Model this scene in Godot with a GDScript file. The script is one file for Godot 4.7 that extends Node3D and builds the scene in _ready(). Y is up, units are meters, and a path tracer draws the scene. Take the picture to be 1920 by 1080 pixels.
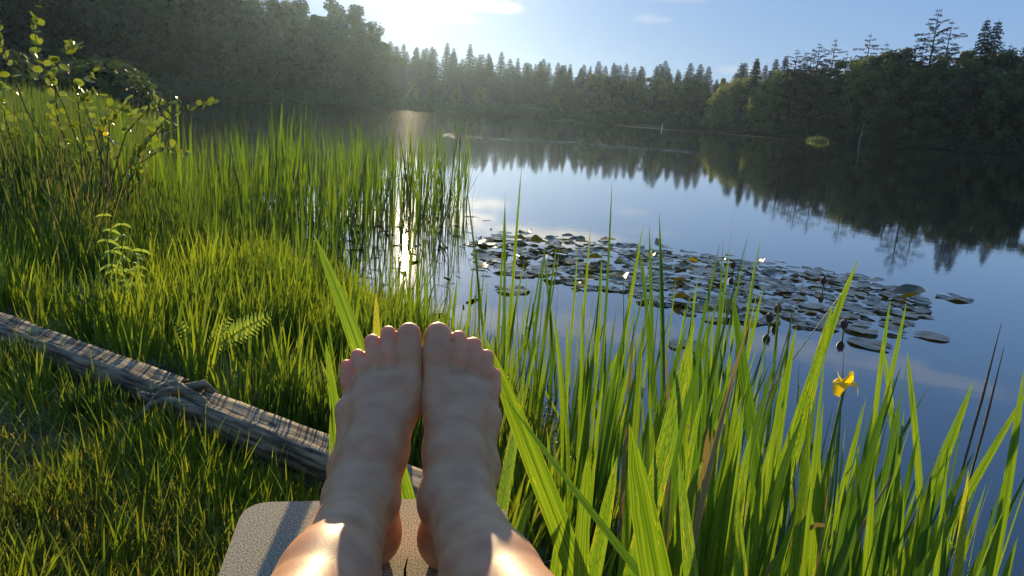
extends Node3D
# Bare feet on a bench end by a forest lake, low sun ahead. y is up, metres; the water lies at y = 0, north of the bench is -z.

var rng := RandomNumberGenerator.new()
var M := {}                      # materials by name
var taken := {}                  # how often a thing's name was used
var cam: Camera3D
var noise := FastNoiseLite.new()
var fine := FastNoiseLite.new()
const BENCH_TOP := 0.84
const SUN_AZ := -8.45            # degrees, from -z towards +x
const SUN_EL := 11.0
# outline of the lake (x, z)
var lake := PackedVector2Array([Vector2(60, 8), Vector2(12, 2), Vector2(5, -0.3), Vector2(2, -0.7), Vector2(1.2, -0.95), Vector2(0.75, -1.2), Vector2(0.5, -1.6), Vector2(0.3, -2.2), Vector2(0.05, -2.9), Vector2(-0.4, -3.8), Vector2(-1.2, -4.7), Vector2(-2.2, -5.6), Vector2(-3.6, -6.9), Vector2(-5.2, -9), Vector2(-7.5, -13), Vector2(-11, -20), Vector2(-16, -32), Vector2(-25, -50), Vector2(-38, -75), Vector2(-37, -100), Vector2(-30, -122), Vector2(-24, -134), Vector2(-22, -150), Vector2(-8, -160), Vector2(8, -156), Vector2(24, -148), Vector2(31, -138), Vector2(33, -130), Vector2(38, -117), Vector2(42, -104), Vector2(48, -95), Vector2(56, -84), Vector2(75, -70), Vector2(100, -50), Vector2(105, -20), Vector2(85, 5)])


# ---------------------------------------------------------------- helpers
func numbered(called: String) -> String:
	var n: int = taken.get(called, -1) + 1
	taken[called] = n
	return called if n == 0 else "%s_%03d" % [called, n]

func tag(o: Node, label: String, category: String, group := "", kind := "") -> Node:
	if label: o.set_meta("label", label)
	if category: o.set_meta("category", category)
	if group: o.set_meta("group", group)
	if kind: o.set_meta("kind", kind)
	return o

func thing(called: String, label: String, category: String, at: Vector3, group := "") -> Node3D:
	var o := Node3D.new()
	o.name = numbered(called)
	add_child(o)
	o.position = at
	tag(o, label, category, group)
	return o

func part(called: String, mesh: Mesh, m: Material, parent: Node, xf := Transform3D.IDENTITY) -> MeshInstance3D:
	var o := MeshInstance3D.new()
	o.name = numbered(called) if parent == self else called
	o.mesh = mesh
	o.material_override = m
	o.transform = xf
	parent.add_child(o, true)
	return o

func dup(root: Node3D, xf: Transform3D, label: String, group: String) -> Node3D:
	var r: Node3D = root.duplicate()
	r.name = numbered(root.get_meta("called"))
	add_child(r)
	r.transform = xf
	tag(r, label, root.get_meta("category"), group)
	return r

func mm(called: String, mesh: Mesh, m: Material, places: Array, tints: Array, label: String, category: String) -> MultiMeshInstance3D:
	var o := MultiMeshInstance3D.new()
	var c := MultiMesh.new()
	c.transform_format = MultiMesh.TRANSFORM_3D
	c.use_colors = tints.size() > 0
	c.mesh = mesh
	c.instance_count = places.size()
	for i in places.size():
		c.set_instance_transform(i, places[i])
		if tints.size() > 0: c.set_instance_color(i, tints[i])
	o.multimesh = c
	o.material_override = m
	o.name = numbered(called)
	add_child(o)
	tag(o, label, category, "", "stuff")
	return o

func rr(a: float, b: float) -> float: return rng.randf_range(a, b)

func lin(r: float, g: float, b: float) -> Color: return Color(r, g, b).linear_to_srgb()

func upright(at: Vector3, turn: float, s: Vector3, tilt := 0.0, tilt_dir := 0.0) -> Transform3D:
	var b := Basis(Vector3.UP, turn)
	if tilt != 0.0: b = Basis(Vector3(cos(tilt_dir), 0, sin(tilt_dir)), tilt) * b
	return Transform3D(b.scaled_local(s), at)

func lake_distance(x: float, z: float) -> float:     # metres inland, negative over water
	var p := Vector2(x, z)
	var best := 1e9
	var inside := false
	var n := lake.size()
	var j := n - 1
	for i in n:
		var a := lake[i]
		var b := lake[j]
		var ba := b - a
		var pa := p - a
		var h := clampf(pa.dot(ba) / ba.length_squared(), 0.0, 1.0)
		best = minf(best, (pa - ba * h).length_squared())
		if (a.y > z) != (b.y > z) and x < (b.x - a.x) * (z - a.y) / (b.y - a.y) + a.x:
			inside = not inside
		j = i
	best = sqrt(best)
	return -best if inside else best

func ground_y(x: float, z: float, d := 1e8) -> float:
	if d > 1e7: d = lake_distance(x, z)
	d += noise.get_noise_2d(x * 9.0, z * 9.0) * clampf(0.25 + absf(d) * 0.02, 0.0, 1.5) * 0.8
	if d < 0.0: return maxf(-0.7, d * 0.35)
	var y := 0.38 * (1.0 - exp(-d / 0.5))
	y += noise.get_noise_2d(x * 14.0 + 50.0, z * 14.0) * 0.035 * clampf(d, 0.0, 1.0)
	if z < -20.0:
		y += smoothstep(4.0, 60.0, d) * 6.0 * smoothstep(-20.0, -60.0, z)
	return y

func in_view(p: Vector3, margin := 0.15) -> bool:
	var q := cam.transform.affine_inverse() * p
	if q.z > -0.2: return false
	var ty := tan(deg_to_rad(cam.fov) / 2.0)
	return absf(q.x / -q.z) < ty * 16.0 / 9.0 * (1.0 + margin) + 0.3 / -q.z and absf(q.y / -q.z) < ty * (1.0 + margin) + 0.3 / -q.z


# ---------------------------------------------------------------- textures and materials
func noise_tex(freq: float, colors: Array, kind := FastNoiseLite.TYPE_SIMPLEX_SMOOTH, size := 512, octaves := 5, stops := [], normal := false, seed_ := 1) -> NoiseTexture2D:
	var t := NoiseTexture2D.new()
	var f := FastNoiseLite.new()
	f.noise_type = kind
	f.frequency = freq
	f.fractal_octaves = octaves
	f.seed = seed_
	t.noise = f
	t.width = size
	t.height = size
	t.seamless = true
	if normal:
		t.as_normal_map = true
		t.bump_strength = 6.0
	elif colors.size() > 0:
		var g := Gradient.new()
		var offs := PackedFloat32Array()
		var cols := PackedColorArray()
		for i in colors.size():
			offs.append(stops[i] if stops.size() > 0 else float(i) / (colors.size() - 1))
			cols.append(colors[i])
		g.offsets = offs
		g.colors = cols
		t.color_ramp = g
	return t

func mat(called: String, color: Color, rough := 0.8, tex: Texture2D = null, scale := 0.0) -> StandardMaterial3D:
	var m := StandardMaterial3D.new()
	m.resource_name = called
	m.albedo_color = color
	m.roughness = rough
	if tex: m.albedo_texture = tex
	if scale > 0.0:
		m.uv1_triplanar = true
		m.uv1_world_triplanar = true
		m.uv1_scale = Vector3.ONE * scale
	M[called] = m
	return m

# A leaf's skin: fine veins along it; blemish 0..1 adds yellow and brown streaks.
func leaf_tex(base: Color, vein: Color, blemish: float, spot: Color, seed_: int) -> ImageTexture:
	var f := FastNoiseLite.new()
	f.seed = seed_
	f.frequency = 1.0
	f.fractal_octaves = 3
	var im := Image.create(32, 384, false, Image.FORMAT_RGB8)
	for y in 384:
		for x in 32:
			var v := f.get_noise_2d(x * 0.42, y * 0.006)
			var c := base.lerp(vein, clampf(0.4 + v * 1.1, 0.0, 1.0))
			var edge := absf(x - 15.5) / 15.5
			if edge > 0.9: c = c.lerp(vein, 0.6)
			if absf(x - 15.5) < 1.5: c = c.lerp(base * 0.8, 0.5)
			var p := f.get_noise_2d(x * 0.16 + 90.0, y * 0.022) + 0.5 * f.get_noise_2d(x * 0.5, y * 0.12 + 40.0)
			var s := smoothstep(0.55 - blemish, 0.75 - blemish, p + (edge - 0.5) * 0.35)
			c = c.lerp(spot, s * 0.85)
			if blemish > 0.1 and f.get_noise_2d(x * 0.45 + 300.0, y * 0.2) > 0.42: c = c.lerp(Color(0.28, 0.17, 0.05), 0.7)
			im.set_pixel(x, y, c)
	return ImageTexture.create_from_image(im)

func leaf_mat(called: String, base: Color, vein: Color, blemish: float, spot: Color, seed_: int, through := 0.95) -> void:
	var m := mat(called, Color.WHITE, 0.42, leaf_tex(base, vein, blemish, spot, seed_))
	m.backlight_enabled = true
	m.backlight = lin(through, through, through * 0.45)

func tint_mat(called: String, rough: float, through: float) -> StandardMaterial3D:
	var m := mat(called, Color.WHITE, rough)
	m.vertex_color_use_as_albedo = true
	if through > 0.0:
		m.backlight_enabled = true
		m.backlight = lin(through, through, through * 0.5)
	return m

func make_materials() -> void:
	leaf_mat("iris_green", Color8(82, 116, 26), Color8(150, 170, 50), 0.0, Color8(190, 190, 70), 3)
	leaf_mat("iris_dark", Color8(62, 98, 34), Color8(104, 138, 50), -0.05, Color8(150, 150, 60), 4, 0.75)
	leaf_mat("iris_rusty", Color8(84, 124, 32), Color8(146, 170, 54), 0.24, Color8(196, 172, 52), 5)
	leaf_mat("iris_yellow", Color8(152, 160, 50), Color8(190, 186, 66), 0.36, Color8(206, 174, 48), 6)
	leaf_mat("reed_dry", Color8(150, 124, 82), Color8(186, 160, 112), 0.1, Color8(110, 84, 52), 7, 0.4)
	leaf_mat("reed_dead", Color8(84, 68, 48), Color8(110, 92, 66), 0.0, Color8(60, 46, 30), 8, 0.15)
	leaf_mat("round_leaf", Color8(120, 138, 52), Color8(156, 164, 70), 0.05, Color8(170, 150, 60), 9, 0.8)
	M["round_leaf"].roughness = 0.3
	leaf_mat("fern_leaf", Color8(150, 172, 64), Color8(182, 196, 88), 0.0, Color8(170, 170, 70), 10, 1.0)
	tint_mat("grass", 0.36, 0.95)
	tint_mat("tree_leaf", 0.6, 1.0)
	tint_mat("needle", 0.7, 0.2)
	# ground: damp soil, moss and straw
	var soil := noise_tex(0.02, [Color8(52, 42, 26), Color8(86, 72, 40), Color8(92, 94, 42), Color8(140, 120, 74)], FastNoiseLite.TYPE_SIMPLEX_SMOOTH, 512, 6, [0.25, 0.45, 0.6, 0.8])
	var g := mat("soil", Color.WHITE, 0.95, soil, 0.55)
	g.heightmap_enabled = true
	g.heightmap_texture = noise_tex(0.06, [])
	g.heightmap_scale = 2.0
	# lake water: dark, almost a mirror
	var w := mat("water", lin(0.010, 0.013, 0.010), 0.03)
	w.uv1_triplanar = true
	w.uv1_world_triplanar = true
	w.uv1_scale = Vector3(0.16, 0.16, 0.30)
	w.normal_enabled = true
	w.normal_texture = noise_tex(0.012, [], FastNoiseLite.TYPE_SIMPLEX_SMOOTH, 1024, 4, [], true, 5)
	w.normal_scale = 0.018
	w.clearcoat_enabled = true
	w.clearcoat = 0.7
	w.clearcoat_roughness = 0.03
	var rp := mat("rippled_water", lin(0.010, 0.013, 0.010), 0.5)
	rp.uv1_triplanar = true
	rp.uv1_world_triplanar = true
	rp.uv1_scale = Vector3(0.3, 0.3, 0.8)
	rp.normal_enabled = true
	rp.normal_texture = w.normal_texture
	rp.normal_scale = 1.0
	# skin
	var s := mat("skin", Color.WHITE, 0.50, noise_tex(0.012, [Color8(176, 112, 72), Color8(200, 140, 94), Color8(212, 158, 112)], FastNoiseLite.TYPE_SIMPLEX_SMOOTH, 512, 5), 5.0)
	s.subsurf_scatter_enabled = true
	s.subsurf_scatter_strength = 0.6
	s.heightmap_enabled = true
	s.heightmap_texture = noise_tex(0.14, [], FastNoiseLite.TYPE_SIMPLEX_SMOOTH, 1024, 4)
	s.heightmap_scale = 0.014
	s.uv1_scale = Vector3(3.0, 8.0, 5.0)
	# bench slab: weathered, speckled
	var b := mat("slab", Color.WHITE, 0.9, noise_tex(0.14, [Color8(80, 70, 54), Color8(126, 114, 90), Color8(160, 148, 118), Color8(198, 186, 154)], FastNoiseLite.TYPE_SIMPLEX_SMOOTH, 1024, 3, [0.22, 0.40, 0.56, 0.80]), 3.2)
	b.uv1_scale = Vector3(3.4, 3.4, 2.6)
	b.heightmap_enabled = true
	b.heightmap_texture = noise_tex(0.14, [], FastNoiseLite.TYPE_SIMPLEX_SMOOTH, 1024, 3)
	b.heightmap_scale = 0.035
	# old timber, grain along the beam (mapped on the beam's own axes)
	var t := mat("timber", Color.WHITE, 0.9, noise_tex(0.03, [Color8(48, 36, 26), Color8(104, 84, 60), Color8(146, 122, 92), Color8(166, 146, 114)], FastNoiseLite.TYPE_SIMPLEX_SMOOTH, 512, 5, [0.25, 0.42, 0.6, 0.85]))
	t.uv1_triplanar = true
	t.uv1_scale = Vector3(0.35, 3.6, 3.6)
	t.heightmap_enabled = true
	t.heightmap_texture = noise_tex(0.03, [])
	t.heightmap_scale = 0.08
	mat("bark", Color8(74, 64, 54), 0.95, noise_tex(0.03, [Color8(60, 60, 60), Color8(200, 190, 180)]), 0.6)
	mat("pale_bark", Color8(186, 178, 160), 0.8, noise_tex(0.04, [Color8(90, 84, 76), Color8(255, 255, 255)], FastNoiseLite.TYPE_SIMPLEX_SMOOTH, 256, 4, [0.3, 0.5]), 1.0)
	mat("stem", Color8(96, 112, 50), 0.6)
	mat("twig", Color8(96, 78, 58), 0.85, noise_tex(0.05, [Color8(150, 140, 130), Color8(235, 230, 220)]), 3.0)
	mat("straw_mound", Color8(255, 255, 255), 0.95, noise_tex(0.05, [Color8(50, 38, 24), Color8(96, 74, 46), Color8(140, 112, 72)]), 2.5)
	# lily pads: waxy above
	var lp := mat("lily_pad", Color.WHITE, 0.14, noise_tex(0.02, [Color8(66, 62, 40), Color8(84, 86, 48), Color8(106, 88, 56)]), 1.7)
	lp.backlight_enabled = true
	lp.backlight = lin(0.5, 0.5, 0.15)
	var lo := mat("lily_pad_olive", Color.WHITE, 0.3, noise_tex(0.02, [Color8(104, 104, 34), Color8(140, 132, 40), Color8(120, 96, 44)], FastNoiseLite.TYPE_SIMPLEX_SMOOTH, 512, 5, [], false, 8), 2.0)
	lo.backlight_enabled = true
	lo.backlight = lin(0.8, 0.75, 0.2)
	mat("lily_bud", Color8(92, 52, 40), 0.5)
	mat("lily_petal", Color8(226, 196, 188), 0.5)
	var p := mat("iris_petal", Color8(255, 236, 40), 0.55, noise_tex(0.04, [Color8(235, 215, 190), Color8(255, 255, 255)]), 8.0)
	p.backlight_enabled = true
	p.backlight = Color(1.0, 0.95, 0.5)
	mat("white_paint", Color8(226, 226, 220), 0.5)
	mat("cloth", Color8(58, 68, 92), 0.9, noise_tex(0.2, [Color8(190, 190, 190), Color8(255, 255, 255)]), 6.0)


# ---------------------------------------------------------------- shapes
func commit(st: SurfaceTool, normals := true) -> ArrayMesh:
	if normals: st.generate_normals()
	return st.commit()

func begin() -> SurfaceTool:
	var st := SurfaceTool.new()
	st.begin(Mesh.PRIMITIVE_TRIANGLES)
	return st

# A long leaf from base to tip, folded along its middle. sag bends its upper half.
func add_blade(st: SurfaceTool, base: Vector3, tip: Vector3, width: float, sag: Vector3, facing: Vector3, fold := 0.12, seg := 8, tint := Color.WHITE, blunt := 2.2, tall := 1.0) -> void:
	var span := tip - base
	var ln := span.length()
	var p1 := base + (Vector3.UP * 0.6 + span.normalized() * 0.4) * ln * 0.36
	var p2 := base + span * 0.70 + sag
	var rows := []
	for i in seg + 1:
		var t := float(i) / seg
		var u := 1.0 - t
		var p := base * u * u * u + p1 * 3.0 * u * u * t + p2 * 3.0 * u * t * t + tip * t * t * t
		var tg := ((p1 - base) * u * u + (p2 - p1) * 2.0 * u * t + (tip - p2) * t * t).normalized()
		var side := facing.cross(tg).normalized()
		var nrm := tg.cross(side)
		var w := width * 0.5 * (0.62 + 0.38 * smoothstep(0.0, 0.4, t)) * pow(maxf(0.0, 1.0 - pow(t, blunt)), 0.85)
		rows.append([p - side * w, p + nrm * fold * w * 2.0, p + side * w, t, (nrm - side * fold * 2.0).normalized(), nrm, (nrm + side * fold * 2.0).normalized()])
	for i in seg:
		var a: Array = rows[i]
		var b: Array = rows[i + 1]
		for k in 2:
			var q := [[a, k], [b, k + 1], [b, k], [a, k], [a, k + 1], [b, k + 1]]
			for v in q:
				var r: Array = v[0]
				var c: int = v[1]
				st.set_color(tint)
				st.set_uv(Vector2(0.03 + 0.47 * c, r[3] * ln * tall))
				st.set_normal(r[4 + c])
				st.add_vertex(r[c])

func blade_mesh(base: Vector3, tip: Vector3, width: float, sag: Vector3, facing: Vector3, fold := 0.12, seg := 9, blunt := 2.2) -> ArrayMesh:
	var st := begin()
	add_blade(st, base, tip, width, sag, facing, fold, seg, Color.WHITE, blunt)
	return commit(st, false)

func add_tube(st: SurfaceTool, pts: Array, radii: Array, sides := 6, tint := Color.WHITE) -> void:
	var rings := []
	var ref := Vector3(0.31, 0.11, 0.94).normalized()
	for i in pts.size():
		var a: Vector3 = pts[maxi(i - 1, 0)]
		var b: Vector3 = pts[mini(i + 1, pts.size() - 1)]
		var t := (b - a).normalized()
		var u := t.cross(ref).normalized()
		var v := t.cross(u)
		var ring := []
		for k in sides + 1:
			var an := TAU * k / sides
			var d := u * cos(an) + v * sin(an)
			ring.append([pts[i] + d * radii[i], d, float(k) / sides, float(i)])
		rings.append(ring)
	for i in pts.size() - 1:
		for k in sides:
			for v in [rings[i][k], rings[i + 1][k + 1], rings[i][k + 1], rings[i][k], rings[i + 1][k], rings[i + 1][k + 1]]:
				st.set_color(tint)
				st.set_uv(Vector2(v[2], v[3]))
				st.set_normal(v[1])
				st.add_vertex(v[0])
	var last: int = pts.size() - 1
	for e in [[0, -1.0], [last, 1.0]]:
		var ring: Array = rings[e[0]]
		var q: Vector3 = pts[mini(e[0] + 1, last)] - pts[maxi(e[0] - 1, 0)]
		for k in sides:
			for v in [pts[e[0]], ring[k + 1][0], ring[k][0]]:
				st.set_color(tint)
				st.set_uv(Vector2.ZERO)
				st.set_normal(q.normalized() * e[1])
				st.add_vertex(v)

func tube_mesh(pts: Array, radii: Array, sides := 6) -> ArrayMesh:
	var st := begin()
	add_tube(st, pts, radii, sides)
	return commit(st, false)

func add_leaf_quad(st: SurfaceTool, c: Vector3, along: Vector3, n: Vector3, size: float, tint: Color) -> void:
	var side := along.cross(n).normalized() * size * 0.36
	var up := side.cross(along).normalized() * size * 0.12
	var a := c - along * size * 0.5
	var b := c + along * size * 0.5
	for v in [a, b, c + side + up, a, c - side + up, b]:
		st.set_color(tint)
		st.set_normal(n)
		st.add_vertex(v)


# ---------------------------------------------------------------- sky
func make_sky() -> PanoramaSkyMaterial:
	var w := 1536
	var h := 768
	var im := Image.create(w, h, false, Image.FORMAT_RGBF)
	var cn := FastNoiseLite.new()
	cn.seed = 21
	cn.frequency = 1.0
	cn.fractal_octaves = 5
	var sun := Vector3(sin(deg_to_rad(SUN_AZ)) * cos(deg_to_rad(SUN_EL)), sin(deg_to_rad(SUN_EL)), -cos(deg_to_rad(SUN_AZ)) * cos(deg_to_rad(SUN_EL)))
	# streaks of cirrus: azimuth, elevation, half width, half height, strength
	var clouds := [[-9.0, 8.6, 10.5, 1.25, 1.0], [-5.5, 7.1, 6.0, 0.42, 0.95], [-6.0, 6.1, 4.0, 0.20, 0.35], [2.6, 9.35, 6.8, 0.95, 1.0], [8.8, 6.9, 1.5, 0.28, 0.3], [15.6, 3.7, 3.0, 0.30, 0.38], [10.0, 8.3, 3.0, 0.16, 0.25], [-30.0, 12.0, 18.0, 1.6, 0.5], [24.0, 15.5, 16.0, 0.9, 0.3], [-4.0, 16.0, 22.0, 1.3, 0.4], [60.0, 13.0, 22.0, 1.4, 0.4], [-80.0, 15.0, 26.0, 1.8, 0.4], [130.0, 11.0, 30.0, 1.5, 0.4], [-150.0, 14.0, 30.0, 1.7, 0.4]]
	for y in h:
		var el := 90.0 - 180.0 * (y + 0.5) / h
		if el < 0.0:
			var low := Color(0.30, 0.34, 0.36)
			im.fill_rect(Rect2i(0, y, w, h - y), low)
			break
		var e := deg_to_rad(el)
		var t := 1.0 - exp(-el / 10.0)
		var t2 := clampf(el / 90.0, 0.0, 1.0)
		var base := Vector3(0.25, 0.345, 0.44).lerp(Vector3(0.078, 0.200, 0.445), t).lerp(Vector3(0.072, 0.18, 0.43), t2)
		for x in w:
			var az := 360.0 * (x + 0.5) / w
			if az > 180.0: az -= 360.0
			var a := deg_to_rad(az)
			var d := Vector3(sin(a) * cos(e), sin(e), -cos(a) * cos(e))
			var g := rad_to_deg(acos(clampf(d.dot(sun), -1.0, 1.0)))
			var c := base
			c += Vector3(1.0, 0.93, 0.80) * (1.3 * exp(-g / 2.0) + 0.19 * exp(-g / 6.0))
			c += Vector3(0.15, 0.14, 0.12) * exp(-g / 16.0)
			if el < 22.0:
				var cover := 0.0
				for k in clouds:
					var dx := (az - float(k[0])) / float(k[2])
					var dy := (el - float(k[1])) / float(k[3])
					if absf(dx) > 1.3 or absf(dy) > 1.6: continue
					var nn := cn.get_noise_2d(az * 0.16 + k[1] * 7.0, el * 1.5 + az * 0.05)
					var n2 := cn.get_noise_2d(az * 0.5, el * 5.0 + 30.0)
					var m := 1.0 - dx * dx - dy * dy + nn * 0.9 + n2 * 0.35
					cover = maxf(cover, float(k[4]) * smoothstep(0.1, 0.9, m))
				if cover > 0.0:
					var lit := Vector3(0.56, 0.53, 0.48) + Vector3(1.0, 0.86, 0.62) * (0.55 * exp(-g / 9.0) + 0.9 * exp(-g / 3.0))
					c = c.lerp(c.max(lit), cover * 0.85)
			im.set_pixel(x, y, Color(c.x, c.y, c.z))
	var s := PanoramaSkyMaterial.new()
	s.panorama = ImageTexture.create_from_image(im)
	return s


# ---------------------------------------------------------------- the person's legs and feet
var prim_a: Array[Vector3] = []
var prim_ba: Array[Vector3] = []
var prim_il := PackedFloat32Array()
var prim_ra := PackedFloat32Array()
var prim_rb := PackedFloat32Array()
var n_body := 0
var toe_from := PackedInt32Array()

func add_prim(a: Vector4, b: Vector4) -> void:
	var p := Vector3(a.x, a.y, a.z)
	var q := Vector3(b.x, b.y, b.z)
	prim_a.append(p)
	prim_ba.append(q - p)
	prim_il.append(1.0 / maxf((q - p).length_squared(), 1e-9))
	prim_ra.append(a.w)
	prim_rb.append(b.w)

func prim_d(i: int, p: Vector3) -> float:
	var pa := p - prim_a[i]
	var ba := prim_ba[i]
	var h := clampf(pa.dot(ba) * prim_il[i], 0.0, 1.0)
	return (pa - ba * h).length() - lerpf(prim_ra[i], prim_rb[i], h)

func flesh(p: Vector3) -> float:
	var d := 1e3
	for i in n_body:
		var e := prim_d(i, p)
		var k := 0.016
		var h := maxf(k - absf(d - e), 0.0) / k
		d = minf(d, e) - h * h * k * 0.25
	var all := d
	for t in toe_from.size() - 1:
		var q := 1e3
		for i in range(toe_from[t], toe_from[t + 1]):
			var e := prim_d(i, p)
			var h := maxf(0.005 - absf(q - e), 0.0) / 0.005
			q = minf(q, e) - h * h * 0.00125
		var k := 0.006
		var hh := maxf(k - absf(d - q), 0.0) / k
		var both := minf(d, q) - hh * hh * k * 0.25
		var kk := 0.0006
		var h3 := maxf(kk - absf(all - both), 0.0) / kk
		all = minf(all, both) - h3 * h3 * kk * 0.25
	return maxf(all, BENCH_TOP + 0.001 - p.y)

func net(st: SurfaceTool, lo: Vector3, hi: Vector3, cell: float) -> void:
	var nx := int((hi.x - lo.x) / cell / 4.0 + 1.0) * 4
	var ny := int((hi.y - lo.y) / cell / 4.0 + 1.0) * 4
	var nz := int((hi.z - lo.z) / cell / 4.0 + 1.0) * 4
	var sx := nx + 1
	var sxy := sx * (ny + 1)
	var f := PackedFloat32Array()
	f.resize(sxy * (nz + 1))
	f.fill(1e5)
	var live := []
	for bz in nz / 4:
		for by in ny / 4:
			for bx in nx / 4:
				var c := lo + Vector3(bx * 4 + 2, by * 4 + 2, bz * 4 + 2) * cell
				var d := flesh(c)
				if absf(d) < cell * 4.6:
					live.append(Vector3i(bx * 4, by * 4, bz * 4))
				elif d < 0.0:
					for z in 5:
						for y in 5:
							for x in 5:
								var ii := (bx * 4 + x) + (by * 4 + y) * sx + (bz * 4 + z) * sxy
								if f[ii] > 1e4: f[ii] = -1.0
	for b in live:
		for z in 5:
			for y in 5:
				for x in 5:
					var ii: int = (b.x + x) + (b.y + y) * sx + (b.z + z) * sxy
					if absf(f[ii]) > 0.5 and f[ii] != 0.49:
						f[ii] = clampf(flesh(lo + Vector3(b.x + x, b.y + y, b.z + z) * cell), -0.49, 0.49)
	var id := {}
	var verts := PackedVector3Array()
	var steps := [0, 1, sx, sx + 1, sxy, sxy + 1, sxy + sx, sxy + sx + 1]
	var edges := [[0, 1], [2, 3], [4, 5], [6, 7], [0, 2], [1, 3], [4, 6], [5, 7], [0, 4], [1, 5], [2, 6], [3, 7]]
	for b in live:
		for z in 4:
			for y in 4:
				for x in 4:
					var ii: int = (b.x + x) + (b.y + y) * sx + (b.z + z) * sxy
					var neg := 0
					for s in steps:
						if f[ii + s] < 0.0: neg += 1
					if neg == 0 or neg == 8: continue
					var sum := Vector3.ZERO
					var n := 0
					for e in edges:
						var va: float = f[ii + steps[e[0]]]
						var vb: float = f[ii + steps[e[1]]]
						if (va < 0.0) == (vb < 0.0): continue
						var t := va / (va - vb)
						var pa := Vector3(e[0] & 1, (e[0] >> 1) & 1, e[0] >> 2)
						var pb := Vector3(e[1] & 1, (e[1] >> 1) & 1, e[1] >> 2)
						sum += pa.lerp(pb, t)
						n += 1
					id[ii] = verts.size()
					verts.append(lo + (Vector3(b.x + x, b.y + y, b.z + z) + sum / n) * cell)
	var tris := PackedInt32Array()
	for ii in id:
		for ax in 3:
			var s: int = [1, sx, sxy][ax]
			var u: int = [sx, sxy, 1][ax]
			var v: int = [sxy, 1, sx][ax]
			var a: float = f[ii]
			var b: float = f[ii + s]
			if (a < 0.0) == (b < 0.0): continue
			if not (id.has(ii - u) and id.has(ii - v) and id.has(ii - u - v)): continue
			var q := [id[ii], id[ii - u], id[ii - u - v], id[ii - v]]
			if a < 0.0: tris.append_array([q[0], q[1], q[2], q[0], q[2], q[3]])
			else: tris.append_array([q[0], q[2], q[1], q[0], q[3], q[2]])
	var nrm := PackedVector3Array()
	nrm.resize(verts.size())
	for i in range(0, tris.size(), 3):
		var fn := (verts[tris[i + 2]] - verts[tris[i]]).cross(verts[tris[i + 1]] - verts[tris[i]])
		for k in 3: nrm[tris[i + k]] += fn
	for i in tris.size():
		st.set_normal(nrm[tris[i]].normalized())
		st.add_vertex(verts[tris[i]])

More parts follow.
